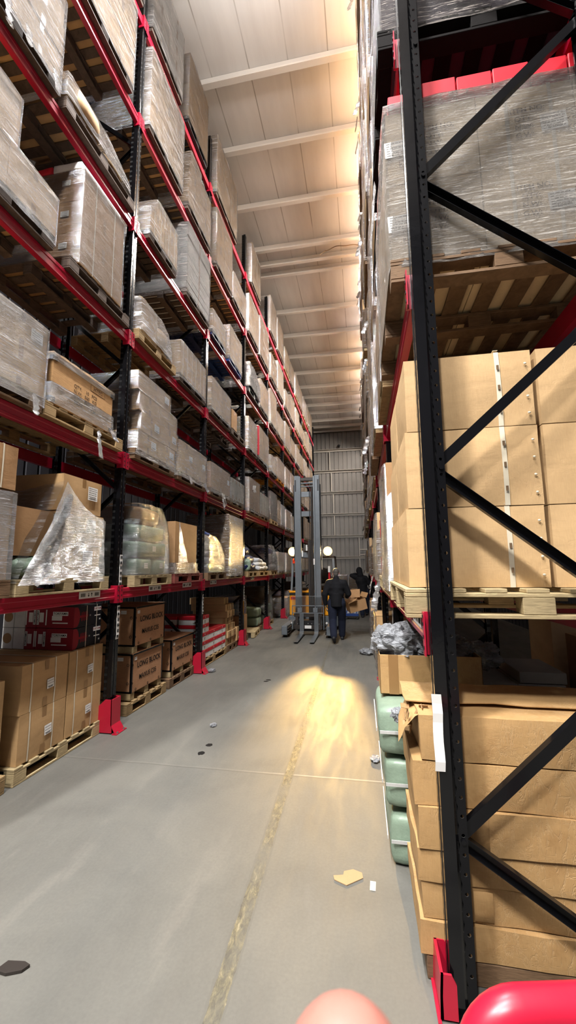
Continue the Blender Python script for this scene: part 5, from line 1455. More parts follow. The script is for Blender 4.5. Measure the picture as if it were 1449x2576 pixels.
# ---- green bales and box of plastic waste behind the crushed cartons
for k in range(3):
    m = MB(); za = .02 + k * .302; dx = (.0, .025, .045)[2 - k]
    m.bulged(0, .70, 0, .62, 0, .285, 10, .008, .045, .015, k * 9 + 1)
    o = m.build('green_bale', M_['green'], None, (.075 + dx, 2.80, za if k else .003)); tag(o, 'green woven bale with pale straps beside the crushed cartons, %s of three' % ('bottom', 'middle', 'top')[k], 'bale', 'green woven bales on the floor')
    m = MB()
    for yy in (.30,):
        m.box(-.022, -.016, 0.02, .60, .14, .16)
        m.box(.0, .7, -.020, -.015, .14, .158)
    m.build('pale_strap', M_['cardg'], o)
t = thing('open_carton', 'open golden carton heaped with crumpled plastic, resting on the green bales', 'carton', (.095, 3.02, .935))
m = MB(); L_, D_, Hh = .67, .44, .26
for (xa, xb, ya, yb) in ((0, .006, 0, D_), (L_ - .006, L_, 0, D_), (0, L_, 0, .006), (0, L_, D_ - .006, D_)): m.cbox(xa, xb, ya, yb, 0, Hh, .002)
m.cbox(0, L_, 0, D_, 0, .006, .002); m.build('box', M_['cardk'], t)
m = MB(); m.box(.06, .065 + .06, -.002, -.0005, .0, Hh); m.build('tape', M_['tape'], t)
def crumple(c, r, seed, amp=.35, n=30):
    m = MB(); m.ell((0, 0, 0), 1, 0, n, n * 2 // 3)
    vs = []
    for v in m.v:
        p = Vector(v); d = 1 + amp * noise.noise(p * 2.1 + Vector((seed, 0, 0))) + amp * .6 * noise.noise(p * 5 + Vector((0, seed, 0))) + amp * .4 * noise.noise(p * 10 + Vector((0, 0, seed))) + amp * .25 * noise.noise(p * 21 + Vector((seed, 0, seed)))
        vs.append((c[0] + p.x * r[0] * d, c[1] + p.y * r[1] * d, c[2] + p.z * r[2] * d))
    m.v = vs; m.sm = [False] * len(m.sm); return m
crumple((.17, .22, .30), (.20, .20, .13), 1).build('plastic_waste', M_['bag'], t)
crumple((.10, .12, .34), (.13, .12, .10), 5).build('plastic_waste', M_['bag'], t)
crumple((.42, .22, .29), (.22, .19, .12), 9).build('plastic_waste', M_['bag'], t)
crumple((.58, .26, .27), (.10, .15, .08), 12).build('plastic_waste', M_['bag'], t)
tag(crumple((.175, 2.52, 1.0), (.045, .05, .035), 3).build('plastic_scrap', M_['bag']), 'small crumpled clear bag on the torn end of the top crushed carton', 'plastic scrap').location = (.005, .09, -.06)
# darker goods deeper in the bay
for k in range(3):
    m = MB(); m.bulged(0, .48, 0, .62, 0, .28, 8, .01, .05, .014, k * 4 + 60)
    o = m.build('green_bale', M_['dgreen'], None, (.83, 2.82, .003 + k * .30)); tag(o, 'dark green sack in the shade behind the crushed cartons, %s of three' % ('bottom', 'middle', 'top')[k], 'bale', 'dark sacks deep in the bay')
hs_ = [.148] * 5 + [.085, .085, .085]; zz_ = .003
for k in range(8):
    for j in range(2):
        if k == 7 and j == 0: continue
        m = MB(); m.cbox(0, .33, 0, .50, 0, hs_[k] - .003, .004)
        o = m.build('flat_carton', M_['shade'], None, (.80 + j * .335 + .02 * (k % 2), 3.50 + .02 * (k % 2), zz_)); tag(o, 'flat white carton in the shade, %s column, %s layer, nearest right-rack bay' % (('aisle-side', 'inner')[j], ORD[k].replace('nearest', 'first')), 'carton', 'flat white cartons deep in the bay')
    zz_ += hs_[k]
tag(crumple((.95, 3.75, 1.07), (.14, .16, .10), 21).build('plastic_scrap', M_['bag']), 'crumpled clear plastic lying on the flat white cartons in the shade', 'plastic scrap')
for k, (x, y, w, d, h_, mt) in enumerate(((1.62, 3.3, .5, .5, 1.25, 'card2'), (1.60, 4.0, .55, .5, 1.42, 'card3'), (1.75, 2.6, .6, .5, 1.1, 'card2'))):
    m = carton_mesh(0, w, 0, d, 0, h_, k + 50, n=5); o = carton_build(m, mt, None, 'carton', (x, y, .003)); tag(o, 'tall brown carton in the dark behind the right-rack, %s from the camera' % ('second', 'third', 'nearest')[k], 'carton')
    m = MB(); Mr = on_my(w * .5, -.012, h_ * .72)
    for q in (-1, 0, 1): m.box(q * .11 - .035, q * .11 + .035, -.035, .035, 0, .001, 0, Mr)
    m.build('print', M_['ink'], o)

# ---- farther bays
load_right(1, 0, 4.70, 5.30, .62, 'tall brown carton behind the thin-striped post', 'near half', mat='card2', rows=1, ny=1, film=None, inset=.06)
load_right(1, 0, 5.42, 6.60, .42, 'low carton row with crumpled film', 'far half', rows=1, film='filmh', inset=.03)
zb = ZR[1] + .062
pallet(XB - .085 + 1.0, 4.66, 5.62, zb + .001, 'timber pallet under the red boxes, first shelf, second right-rack bay', 'woodp')
for k in range(4):
    m = MB(); m.cbox(0, .9, 0, .84, 0, .238, .006)
    o = m.build('red_carton', M_['redbr'], None, (XB - .055 + .01 * (k % 2), 4.70, zb + .143 + k * .2405)); tag(o, 'plain bright red carton in the tower on first shelf, second right-rack bay, %s from bottom' % ORD[k].replace('nearest', 'first'), 'carton', 'bright red cartons')
load_right(1, 1, 5.74, 6.92, .86, 'golden cartons in ragged film', 'far half', mat='cardy', rows=2, film='filmh', tails=2)
for l in (2, 3, 4, 5, 6):
    load_right(1, l, 4.64, 5.68, 1.0 + .1 * (l % 2), 'wrapped carton stack with a hanging film end', 'near half', rows=3, mat=('card3', 'card')[l % 2], film=('film', 'filmh')[l % 2], inset=rnd.uniform(-.03, .02), pal=('wood', 'woodd')[l % 2], tails=1)
    load_right(1, l, 5.82, 6.92, .90 + .1 * (l % 2), 'ragged film-wrapped load', 'far half', rows=2, film='film', inset=rnd.uniform(-.04, .02), pal=('woodd', 'wood')[l % 2], tails=2)
r3 = random.Random(9)
for b in range(2, 8):
    for l in range(0, 7):
        ya, yb = YRK[b] + .14, YRK[b + 1] - .12
        if l == 0 and b > 4: continue
        mid = (ya + yb) / 2 + r3.uniform(-.1, .1)
        hmax = 1.08
        for hf, (p, q) in (('near half', (ya, mid - .06)), ('far half', (mid + .06, yb))):
            if r3.random() < .94:
                d, mt, fm = r3.choice(DES); nr = r3.choice((1, 2, 3))
                load_right(b, l, p, q, r3.uniform(.6, hmax) if l else r3.uniform(.35, .9), '%s %s' % (['one-high', 'two-high', 'three-high'][nr - 1], d), hf, mat=mt, rows=nr, ny=r3.choice((1, 2)), film=fm, inset=r3.uniform(-.05, .05), step=.17, pal=r3.choice(('wood', 'woodd', 'woodp')), tails=r3.choice((0, 1)))

# ---- red hoop barrier in front of the punched post
t = thing('hoop_barrier', 'glossy red tubular hoop barrier standing before the punched black post', 'barrier', (.188, 1.0, 0))
pts = [(0, 0, .012), (0, 0, .5), (0, 0, .81)]
dx, dy = .98, .20
for k in range(1, 9):
    a = pi / 2 * k / 8; q = .10 * (1 - cos(a)); pts.append((dx * q, dy * q, .81 + .10 * sin(a)))
for k in range(1, 7): pts.append((dx * (.10 + .085 * k), dy * (.10 + .085 * k), .91))
for k in range(1, 9):
    a = pi / 2 * k / 8; q = .61 + .10 * sin(a); pts.append((dx * q, dy * q, .81 + .10 * cos(a)))
pts += [(dx * .71, dy * .71, .5), (dx * .71, dy * .71, .012)]
m = MB(); m.tube(pts, .0385, 24); m.build('tube', M_['redg'], t)
for q in (0, .71):
    m = MB(); m.cbox(dx * q - .085, dx * q + .085, dy * q - .085, dy * q + .085, .0, .012, .003); m.build('base_plate', M_['redg'], t)

# ---- litter on the floor
def patch(name, x, y, pts, h, mt, label, cat, rz=0, curl=0):
    m = MB(); n = len(pts)
    vs = [(a, b, .0012 + curl * (a * a + b * b) * 20) for a, b in pts] + [(a, b, .0012 + h + curl * (a * a + b * b) * 20) for a, b in pts]
    m.add(vs, [tuple(reversed(range(n))), tuple(range(n, 2 * n))] + [(i, (i + 1) % n, n + (i + 1) % n, n + i) for i in range(n)])
    o = m.build(name, M_[mt], None, (x, y, 0)); o.rotation_euler = (0, 0, rz); tag(o, label, cat); return o
patch('cardboard_scrap', -.14, 2.68, [(-.075, -.05), (.0, -.075), (.085, .005), (.075, .045), (.02, .06), (-.03, .03), (-.03, .0), (-.085, -.02)], .004, 'scrap', 'torn tan cardboard scrap lying flat on the concrete', 'cardboard scrap', -.1)
patch('tape_scrap', .0, 2.63, [(-.016, -.035), (.016, -.035), (.016, .035), (-.016, .035)], .0008, 'strap', 'small pale rectangle of tape stuck on the floor near the cardboard scrap', 'tape', -.05)
patch('rubber_scrap', -1.61, 1.86, [(-.08, -.03), (-.02, -.035), (.04, -.01), (.055, .02), (.02, .03), (-.06, .02)], .012, 'dsteel', 'dark grey rubber scrap on the floor at the near edge', 'scrap')
def blob(r0, r1, seed):
    return [(r0 * cos(a) * (1 + .35 * noise.noise((cos(a), sin(a), seed))), r1 * sin(a) * (1 + .35 * noise.noise((cos(a) * 2, sin(a) * 2, seed)))) for a in [2 * pi * i / 14 for i in range(14)]]
for k, (x, y, a, b) in enumerate(((-1.62, 4.07, .035, .04), (-1.61, 4.26, .035, .035), (-1.58, 6.66, .04, .03), (-1.56, 6.75, .045, .03))):
    patch('oil_spot', x, y, blob(a, b, k), .0006, 'ink', 'small dark oil spot on the concrete, %s of the pair, %s pair from the camera' % (('nearer', 'farther')[k % 2], ('first', 'second')[k // 2]), 'oil spot')
for k, (x, y, s, lb) in enumerate(((-1.75, 4.75, .035, 'small white plastic scrap on the mid aisle floor beside a faint dark stain'), (.06, 4.18, .045, 'curled white plastic scrap on the floor near the green bales'), (-2.66, 7.12, .06, 'crumpled clear film at the foot of the third left-rack guard'), (.02, 9.0, .13, 'heap of crumpled clear film on the floor along the right-rack'))):
    o = crumple((0, 0, .0), (s, s * 1.4, s * .45), k + 31, .4, 20).build('plastic_scrap', M_['bag'], None, (x, y, s * .42)); tag(o, lb, 'plastic scrap')
# goods standing at the end of the aisle
for k, (x, y, w, d, h_, mt, lb) in enumerate(((-1.75, 22.6, .9, .9, 1.25, 'card2', 'brown wrapped load near the end wall behind the truck'), (-.75, 23.0, .95, .9, 1.15, 'card', 'tan wrapped load near the end wall between the two workers'),
        (-.55, 19.8, .8, .8, .62, 'cardy', 'low golden carton load on the floor behind the hooded worker'))):
    pallet(x + w, y - .02, y + d + .02, .001, 'timber pallet under the %s' % lb, 'wood', w)
    t = thing('wrapped_load', lb, 'pallet load', (x, y, .143), 'pallet loads at the aisle end')
    for i in range(2):
        for j in range(2): carton_build(carton_mesh(0, w, d * i / 2 + .002, d * (i + 1) / 2 - .002, h_ * j / 2 + .002, h_ * (j + 1) / 2, i + j, n=4, face=-1), mt, t)
    film_mesh(-.003, w + .003, [(.004, 0, d), (h_ * .5, 0, d), (h_, 0, d)], k + 2.2, .12, .02).build('stretch_film', M_['film'], t)
# ================================================================== REACH TRUCK (forks towards the camera)
t = thing('reach_truck', 'yellow and grey reach truck with raised twin mast and lit warm lamps', 'forklift', (-1.47, 11.2, 0))
def part(name, m, mt, par=None): return m.build(name, [M_[x] for x in (mt if isinstance(mt, (list, tuple)) else [mt])], par or t)
TOP = 4.37
for s in (-1, 1):
    # outer channel and nested inner channel of each mast rail
    m = MB(); a = .350; x0, x1 = sorted((s * a, s * (a - .125)))
    m.prism([(x0, -.06), (x1, -.06), (x1, .10), (x0, .10)], 'z', .16, TOP)
    part('mast_rail', m, 'mast')
    m = MB(); x0, x1 = sorted((s * .222, s * .175)); m.cbox(x0, x1, -.085, .06, .14, TOP - .02, .004); m.box(*sorted((s * .31, s * .28)), -.0655, -.060, .2, TOP - .03); part('inner_rail', m, 'mast')
    m = MB(); x0, x1 = sorted((s * .335, s * .300)); m.cbox(x0, x1, -.072, -.0605, TOP - .45, TOP - .12, .003); part('slot_cover', m, 'blackp')
    m = MB(); m.tube([(s * .372, .02, 2.0), (s * .372, .02, TOP - .25)], .016, 8); part('hose', m, 'blackp')
m = MB(); m.cbox(-.175, .175, -.03, .06, TOP - .14, TOP - .05, .006); part('top_crossbar', m, 'dsteel')
m = MB(); m.tube([(-.17, 0, TOP - .21), (.17, 0, TOP - .21)], .025, 10); m.tube([(-.17, .0, TOP - .30), (.17, .0, TOP - .30)], .018, 10); part('chain_pulley_shaft', m, 'mast')
for z in (3.86, 3.30, 2.15):
    m = MB(); m.cbox(-.175, .175, .065, .10, z - .075, z + .075, .004); part('cross_member', m, 'mast')
m = MB(); m.tube([(.125, .03, .2), (.125, .03, TOP - .2)], .032, 14); part('lift_cylinder', m, 'dsteel')
m = MB(); m.tube([(.06, .04, .2), (.06, .04, TOP - .3)], .010, 8); part('hose', m, 'blackp')
m = MB(); m.cbox(.0, .115, .04, .09, .25, 2.55, .004); part('cylinder_guard', m, 'dsteel')
for k, z in enumerate((2.36, 2.2, 1.98)):
    m = MB(); m.box(-.16 + .12 * (k == 0) + .32 * (k == 2), -.12 + .12 * (k == 0) + .32 * (k == 2), -.088, -.086, z - .1, z + .06); part('white_marker', m, 'white')
# carriage, load guard and forks
m = MB(); m.cbox(-.38, .38, -.16, -.10, .18, .28, .006); m.cbox(-.38, .38, -.16, -.10, .50, .58, .006)
for s in (-1, 1): m.cbox(s * .30 - .04, s * .30 + .04, -.155, -.095, .16, .72, .006)
part('carriage', m, 'dsteel')
m = MB()
for z in (.60, .79): m.cbox(-.43, .43, -.175, -.15, z - .012, z + .012, .003)
for x in (-.42, -.20, .20, .42): m.cbox(x - .012, x + .012, -.175, -.15, .18, .80, .003)
for x in (-.22, .20): m.cbox(x - .06, x + .06, -.17, -.155, .62, .74, .004)
part('load_guard', m, 'mast')
m = MB(); m.cbox(-.40, .40, -.148, -.140, .62, 1.02, .002); part('clear_screen', m, 'glass')
m = MB()
for (a, b) in (((-.42, 1.04), (.42, 1.04)), ((-.42, .8), (-.42, 1.04)), ((.42, .8), (.42, 1.04))): m.tube([(a[0], -.145, a[1]), (b[0], -.145, b[1])], .006, 8)
part('screen_rim', m, 'mast')
for x in (-.165, .225):
    m = MB(); w = .055
    prof = [(-.20, .60), (-.165, .60), (-.165, .085), (-.165, .045), (-.205, .040), (-1.26, .032), (-1.27, .040), (-1.26, .046), (-.24, .085), (-.20, .13)]
    m.prism(prof, 'x', x - w, x + w); part('fork', m, 'fork')
    m = MB(); m.box(x - w, x + w, -.245, -.20, .0866, .12, 0, None); part('worn_heel', m, 'zinc')
m = MB(); m.cbox(-.09, .09, -.178, -.165, .20, .28, .003); part('rating_plate', m, 'white')
for x in (-.28, .0, .1, .30):
    m = MB(); m.ell((x, -.165, .33 - .05 * abs(x)), .016, 0, 10, 6); part('bolt', m, 'zinc')
m = MB(); m.cbox(-.30, .30, -.09, .25, .12, .40, .01); part('mast_carriage', m, 'blackp')
# straddle legs with load wheels
for s in (-1, 1):
    m = MB(); x = s * .585
    m.cbox(x - .075, x + .075, -.48, 1.3, .07, .30, .012); part('straddle_leg', m, 'mast')
    m = MB(); xx = x - s * .095
    for k in range(3): m.cbox(xx - .018, xx + .018, -.44, -.02, .09 + k * .065, .125 + k * .065, .004)
    part('leg_step', m, 'dsteel')
    m = MB(); m.tube([(x - .05, -.30, .10), (x + .05, -.30, .10)], .098, 18); part('load_wheel', m, 'blackp')
    m = MB(); m.ell((x - s * .11, .12, .30), .035, 0, 10, 6); part('marker_light', m, 'white')
# body
m = MB(); m.cbox(-.70, .70, .98, 2.2, .40, 1.06, .03); part('body', m, 'yellow')
m = MB(); m.cbox(-.72, .72, .96, 2.22, .10, .398, .02); part('lower_body', m, 'mast')
m = MB(); m.cbox(-.705, .705, .94, 2.2, 1.062, 1.12, .012); part('hood', m, 'yellow')
m = MB(); m.cbox(-.70, .70, .95, .978, 1.0, 1.055, .003); part('black_stripe', m, 'blackp')
m = MB(); m.cbox(-.66, -.40, .965, .979, .86, .95, .003); m.box(-.64, -.42, .9635, .965, .89, .925, 1)
part('red_sign', m, ['orange', 'redcart'])
m = MB(); m.cbox(-.62, -.2, 1.05, 1.5, 1.12, 1.22, .02); part('dashboard', m, 'blackp')
m = MB(); m.bulged(-.1, .45, 1.35, 1.9, 1.12, 1.30, 6, .02, .05, .004, 2); m.bulged(-.1, .45, 1.85, 2.0, 1.25, 1.78, 6, .02, .05, .004, 3); part('seat', m, 'blackp')
m = MB(); m.tube([(-.36 + .15 * cos(a), 1.2 + .09 * sin(a), 1.34 + .05 * sin(a)) for a in [2 * pi * i / 18 for i in range(19)]], .012, 8); m.tube([(-.36, 1.28, 1.15), (-.36, 1.2, 1.33)], .02, 8); part('steering_wheel', m, 'blackp')
for x, y in ((-.64, 1.02), (.66, 1.02), (-.64, 2.12), (.66, 2.12)):
    m = MB(); m.bar((x * 1.0, y, 1.10), (x * .93, y + (.08 if y < 1.5 else -.08), 2.10), .055, .055); part('cab_post', m, 'mast')
m = MB()
for y in (1.06, 1.24, 1.42, 1.60, 1.78, 1.96, 2.08): m.bar((-.62, y, 2.12), (.62, y, 2.12), .03, .03)
for x in (-.62, .62): m.bar((x, 1.04, 2.12), (x, 2.12, 2.12), .04, .05)
part('overhead_guard', m, 'dsteel')
# lamps, beacon, extinguisher
for x in (-.575, .475):
    lt = MB(); lt.tube([(x, 1.0, 2.10), (x, .96, 2.28)], .014, 8); lt.tube([(x, 1.0, 2.30), (x, .90, 2.28)], [.075, .095], 18, smooth=False); lb = part('work_lamp', lt, 'blackp')
    m = MB(); m.tube([(x, .899, 2.28), (x, .885, 2.279)], [.088, .08], 20, smooth=False); m.build('lens', M_['lampw'], lb)
    m = MB(); m.tube([(x, .912, 2.282), (x, .900, 2.28)], [.125, .135], 22, smooth=False); m.build('halo_ring', M_['halo'], lb)  # glowing ring added for the halo round the lens, no real part
m = MB(); m.ell((-.54, .98, 2.02), (.06, .06, .07), 0, 14, 8); m.tube([(-.54, .98, 1.93), (-.54, .98, 1.98)], .06, 14); part('beacon', m, 'orange')
m = MB(); m.tube([(.50, .97, 1.30), (.50, .97, 1.62)], .030, 12); m.tube([(.50, .97, 1.62), (.50, .97, 1.74)], [.024, .012], 10); part('fire_extinguisher', m, 'redbr')
m = MB(); m.cbox(.47, .53, .93, .945, 1.66, 1.84, .002); part('notice', m, 'white')
m = MB(); m.tube([(.66, 2.12, 2.1), (.66, 2.12, 2.1), (.36, 1.0, 3.0)], .008, 6) if False else m.tube([(.385, .02, 1.75), (.385, .02, 2.4)], .012, 8); part('wing_rod', m, 'strap')
TRK = t
def spot(name, loc, tgt, power, col, size, blend=.4, r=.05):
    d = bpy.data.lights.new(name, 'SPOT'); d.energy = power; d.color = col; d.spot_size = R(size); d.spot_blend = blend; d.shadow_soft_size = r
    o = bpy.data.objects.new(name, d); COL.objects.link(o); o.location = loc
    o.rotation_euler = (Vector(tgt) - Vector(loc)).to_track_quat('-Z', 'Y').to_euler(); return o

# blue and white box on a low dolly beyond the worker
t = thing('dolly', 'low dark dolly on the floor under the blue and white box', 'dolly', (-.40, 14.75, 0))
m = MB(); m.cbox(-.26, .22, -.05, .42, .08, .11, .006); m.build('deck', M_['dsteel'], t)
for x in (-.2, .16):
    for y in (.02, .36):
        m = MB(); m.tube([(x - .02, y, .04), (x + .02, y, .04)], .0395, 14); m.build('wheel', M_['blackp'], t)
t = thing('printed_carton', 'blue and white patterned box on the low dolly beyond the walking worker', 'carton', (-.40, 14.75, .112))
m = MB(); m.cbox(-.25, .21, -.04, .40, .0, .09, .006); m.build('lower_band', M_['blue'], t)
m = MB(); m.cbox(-.25, .21, -.04, .40, .092, .27, .006); m.build('upper_band', M_['wsack'], t)
m = MB()
for i in range(4):
    x = -.22 + i * .115
    m.prism([(x, .10), (x + .03, .10), (x + .055, .17), (x + .055, .26), (x + .03, .26), (x + .02, .19)], 'y', -.0425, -.0405)
m.build('blue_print', M_['blue'], t)
# ================================================================== PEOPLE
def skin(m, name, mt, parent, voxel=.010, smooth=4, loc=(0, 0, 0)):
    """fuse overlapping tapered limbs into one continuous surface"""
    o = m.build(name, M_[mt] if isinstance(mt, str) else mt, parent, loc)
    md = o.modifiers.new('fuse', 'REMESH'); md.mode = 'VOXEL'; md.voxel_size = voxel; md.use_smooth_shade = True
    if smooth:
        sm = o.modifiers.new('soften', 'SMOOTH'); sm.factor = .5; sm.iterations = smooth
    return o

def hand(m, wrist, d, side, palm_n, curl=.5, sc=1.0):
    """palm, four unequal bent fingers and a thumb; d = pointing direction, side = towards the thumb, palm_n = palm normal"""
    W = Vector(wrist); d = Vector(d).normalized(); n = Vector(palm_n); n = (n - d * n.dot(d)).normalized()
    s = d.cross(n); s = s if s.dot(Vector(side)) > 0 else -s
    P = lambda a, b, c: W + (d * a + s * b + n * c) * sc
    for k in range(4):
        b = .030 - k * .020
        m.limb([P(.005, b * .6, 0), P(.045, b * .9, 0), P(.085 - .004 * abs(k - 1), b, 0)], [.016 * sc, .0145 * sc, .0115 * sc], 8)
        L = (.040, .045, .042, .033)[k]; a = 0; p = P(.085 - .004 * abs(k - 1), b, 0); q = [p]
        for j, f in enumerate((1.0, .65, .5)):
            a += curl * (.55, .8, .6)[j]
            q.append(q[-1] + (d * cos(a) + n * sin(a)) * L * f * sc)
        m.limb(q, [.0098 * sc, .0092 * sc, .0084 * sc, .0072 * sc], 8)
    q = [P(.018, .026, .004), P(.048, .052, .014), P(.075, .060, .024), P(.098, .058, .034 + .02 * curl)]
    m.limb(q, [.015 * sc, .0125 * sc, .0105 * sc, .0085 * sc], 8)

def head(m, c, fwd, up=(0, 0, 1), sc=1.0):
    """skull, jaw, nose, lips, brow, ears"""
    C = Vector(c); f = Vector(fwd).normalized(); u = Vector(up).normalized(); r = f.cross(u).normalized(); u = r.cross(f)
    Mx = Matrix(((r.x, f.x, u.x, C.x), (r.y, f.y, u.y, C.y), (r.z, f.z, u.z, C.z), (0, 0, 0, 1)))
    k = sc
    m.ell((0, -.010 * k, .030 * k), (.076 * k, .094 * k, .090 * k), M=Mx)
    m.ell((0, .022 * k, -.045 * k), (.058 * k, .066 * k, .068 * k), M=Mx)
    m.ell((0, .058 * k, -.088 * k), (.024 * k, .020 * k, .018 * k), M=Mx)
    m.limb([Mx @ Vector((0, .082 * k, .012 * k)), Mx @ Vector((0, .102 * k, -.026 * k))], [.009 * k, .014 * k], 8)
    m.ell((0, .084 * k, -.055 * k), (.024 * k, .010 * k, .006 * k), M=Mx); m.ell((0, .082 * k, -.066 * k), (.020 * k, .010 * k, .006 * k), M=Mx)
    m.ell((0, .076 * k, .022 * k), (.050 * k, .012 * k, .010 * k), M=Mx)
    for s in (-1, 1): m.ell((s * .078 * k, -.008 * k, -.012 * k), (.010 * k, .022 * k, .034 * k), M=Mx); m.ell((s * .032 * k, .074 * k, 0), (.012 * k, .008 * k, .008 * k), M=Mx)
    return Mx

def person(loc, label, J, fwd, hooded=False, gloveL=True, rz=0):
    t = thing('person', label, 'person', loc)
    # bare body: head, neck, trunk, limbs, hands
    m = MB()
    Mx = head(m, J['head'], fwd)
    m.limb([J['neck'], J['head'] + Vector((0, -.01, -.06))], [.058, .055])
    m.limb([J['pelvis'], J['waist'], J['chest'], J['neck'] - Vector((0, 0, .05))], [.13, .125, .14, .08], flat=.75)
    for s in 'LR':
        m.limb([J['sh' + s], J['el' + s], J['wr' + s]], [.050, .040, .028])
        m.limb([J['hip' + s], J['kn' + s], J['an' + s]], [.080, .054, .040])
        m.limb([J['an' + s], J['toe' + s]], [.040, .032])
        hand(m, J['wr' + s], J['hd' + s], J['ht' + s], J['hn' + s], J['hc' + s])
    b = skin(m, 'body', 'skin', t, .008, 2)
    # jacket
    m = MB()
    m.tube([J['pelvis'] + Vector((0, 0, -.12)), J['pelvis'] + Vector((0, 0, .0)), J['waist'] + Vector((0, 0, .05))], [.212, .212, .205], 18, flat=.78)
    m.limb([J['waist'] + Vector((0, 0, .06)), J['chest'], (J['chest'] + J['neck']) / 2 + Vector((0, 0, .02))], [.195, .205, .13], 18, flat=.76)
    m.limb([J['shL'] + Vector((.02, 0, .0)), J['neck'] - Vector((0, 0, .03)), J['shR'] - Vector((.02, 0, 0))], [.095, .085, .095], 14, flat=.95)
    for s in 'LR':
        w = J['wr' + s]; e = J['el' + s]
        m.limb([J['sh' + s], (J['sh' + s] + e) / 2, e, (e + w) / 2, w], [.092, .084, .076, .066, .052], 14)
    m.limb([J['neck'] - Vector((0, .005, .02)), J['neck'] + Vector((0, -.005, .045))], [.082, .078], 14)
    for i in range(10):
        a = rnd.uniform(0, 6.28); z = rnd.uniform(0, 1)
        c = J['pelvis'].lerp(J['chest'], z); m.ell((c.x + .17 * cos(a), c.y + .115 * sin(a), c.z), (.05, .03, .022), 0, 8, 6)
    if hooded:
        h = J['head']; f = Vector(fwd)
        m.ell((h.x - f.x * .03, h.y - f.y * .03, h.z + .02), (.118, .122, .135)); m.limb([h + Vector((0, 0, .02)) - f * .06, J['neck'] - f * .05], [.10, .11], 12)
        m.ell((h.x - f.x * .09, h.y - f.y * .09, h.z + .10), (.05, .05, .05))
    skin(m, 'jacket', 'jacket', t, .012, 3)
    # trousers
    m = MB()
    m.limb([J['hipL'] + Vector((.02, 0, .03)), J['hipR'] + Vector((-.02, 0, .03))], [.135, .135], 14)
    for s in 'LR':
        k = J['kn' + s]; a = J['an' + s]
        m.limb([J['hip' + s], (J['hip' + s] + k) / 2, k, (k + a) / 2, a + (k - a) * .06], [.130, .118, .098, .090, .080], 14)
        for i in range(4):
            q = k.lerp(a, .55 + .13 * i); m.ell((q.x, q.y, q.z), (.078, .078, .018), 0, 10, 6)
    skin(m, 'trousers', 'trouser', t, .011, 3)
    for s in 'LR':
        m = MB(); a = J['an' + s]; e = J['toe' + s]; h = J['heel' + s]
        m.limb([h, (h + e) / 2 + Vector((0, 0, .004)), e], [.040, .046, .036], 12); m.limb([a, h + (e - h) * .25], [.048, .048], 12)
        skin(m, 'shoe', 'shoe', t, .008, 2)
    if not hooded:
        m = MB(); h = J['head']; f = Vector(fwd)
        m.ell((h.x - f.x * .018, h.y - f.y * .018, h.z + .040), (.081, .096, .092)); m.ell((h.x - f.x * .050, h.y - f.y * .050, h.z - .01), (.070, .056, .075))
        skin(m, 'hair', 'hair', t, .008, 2)
    if gloveL:
        m = MB(); hand(m, J['wrL'] + Vector(J['hdL']) * .005, J['hdL'], J['htL'], J['hnL'], J['hcL'], 1.10); m.limb([J['wrL'] - Vector(J['hdL']) * .03, J['wrL'] + Vector(J['hdL']) * .02], [.042, .036])
        skin(m, 'glove', 'glove', t, .007, 2)
    return t
V = lambda *a: Vector(a)
J1 = dict(pelvis=V(0, 0, .97), waist=V(0, .01, 1.10), chest=V(0, .03, 1.30), neck=V(0, .05, 1.49), head=V(.0, .085, 1.655),
          shL=V(-.185, .03, 1.415), elL=V(-.285, -.03, 1.13), wrL=V(-.275, .02, .90), hdL=V(.04, .10, -1).normalized(), htL=V(.6, 1, 0), hnL=V(1, .1, 0), hcL=.45,
          shR=V(.185, .03, 1.415), elR=V(.295, .10, 1.15), wrR=V(.245, .335, 1.06), hdR=V(.12, .9, -.05).normalized(), htR=V(-.4, 0, .9), hnR=V(.9, -.1, -.3), hcR=1.0,
          hipL=V(-.10, 0, .93), knL=V(-.10, -.03, .51), anL=V(-.06, -.36, .17), heelL=V(-.055, -.42, .155), toeL=V(-.05, -.285, .042),
          hipR=V(.10, 0, .93), knR=V(.115, .22, .52), anR=V(.10, .33, .10), heelR=V(.10, .28, .045), toeR=V(.11, .48, .040))
person((-.66, 10.34, 0), 'walking worker seen from behind in black jacket, navy trousers and grey glove, carrying torn cardboard', J1, (0.05, 1, 0))
J2 = dict(pelvis=V(.04, 0, .96), waist=V(.02, -.01, 1.10), chest=V(-.02, -.02, 1.31), neck=V(-.05, -.02, 1.50), head=V(-.08, .02, 1.66),
          shL=V(-.21, -.01, 1.43), elL=V(-.36, .10, 1.50), wrL=V(-.19, .20, 1.55), hdL=V(.9, .2, .25).normalized(), htL=V(0, 0, 1), hnL=V(0, -1, 0), hcL=.6,
          shR=V(.14, -.02, 1.41), elR=V(.29, .04, 1.20), wrR=V(.33, .22, 1.06), hdR=V(.1, .9, -.3).normalized(), htR=V(-1, 0, .3), hnR=V(0, 0, -1), hcR=.4,
          hipL=V(-.06, 0, .93), knL=V(-.03, .06, .51), anL=V(.0, -.02, .10), heelL=V(.0, -.06, .045), toeL=V(-.02, .12, .040),
          hipR=V(.14, 0, .93), knR=V(.17, .20, .53), anR=V(.16, .42, .16), heelR=V(.16, .40, .10), toeR=V(.15, .56, .042))
person((-.05, 15.35, 0), 'worker in a dark hooded jacket with one arm raised to the face beside the right-rack', J2, (-.3, .95, 0), hooded=True, gloveL=False)

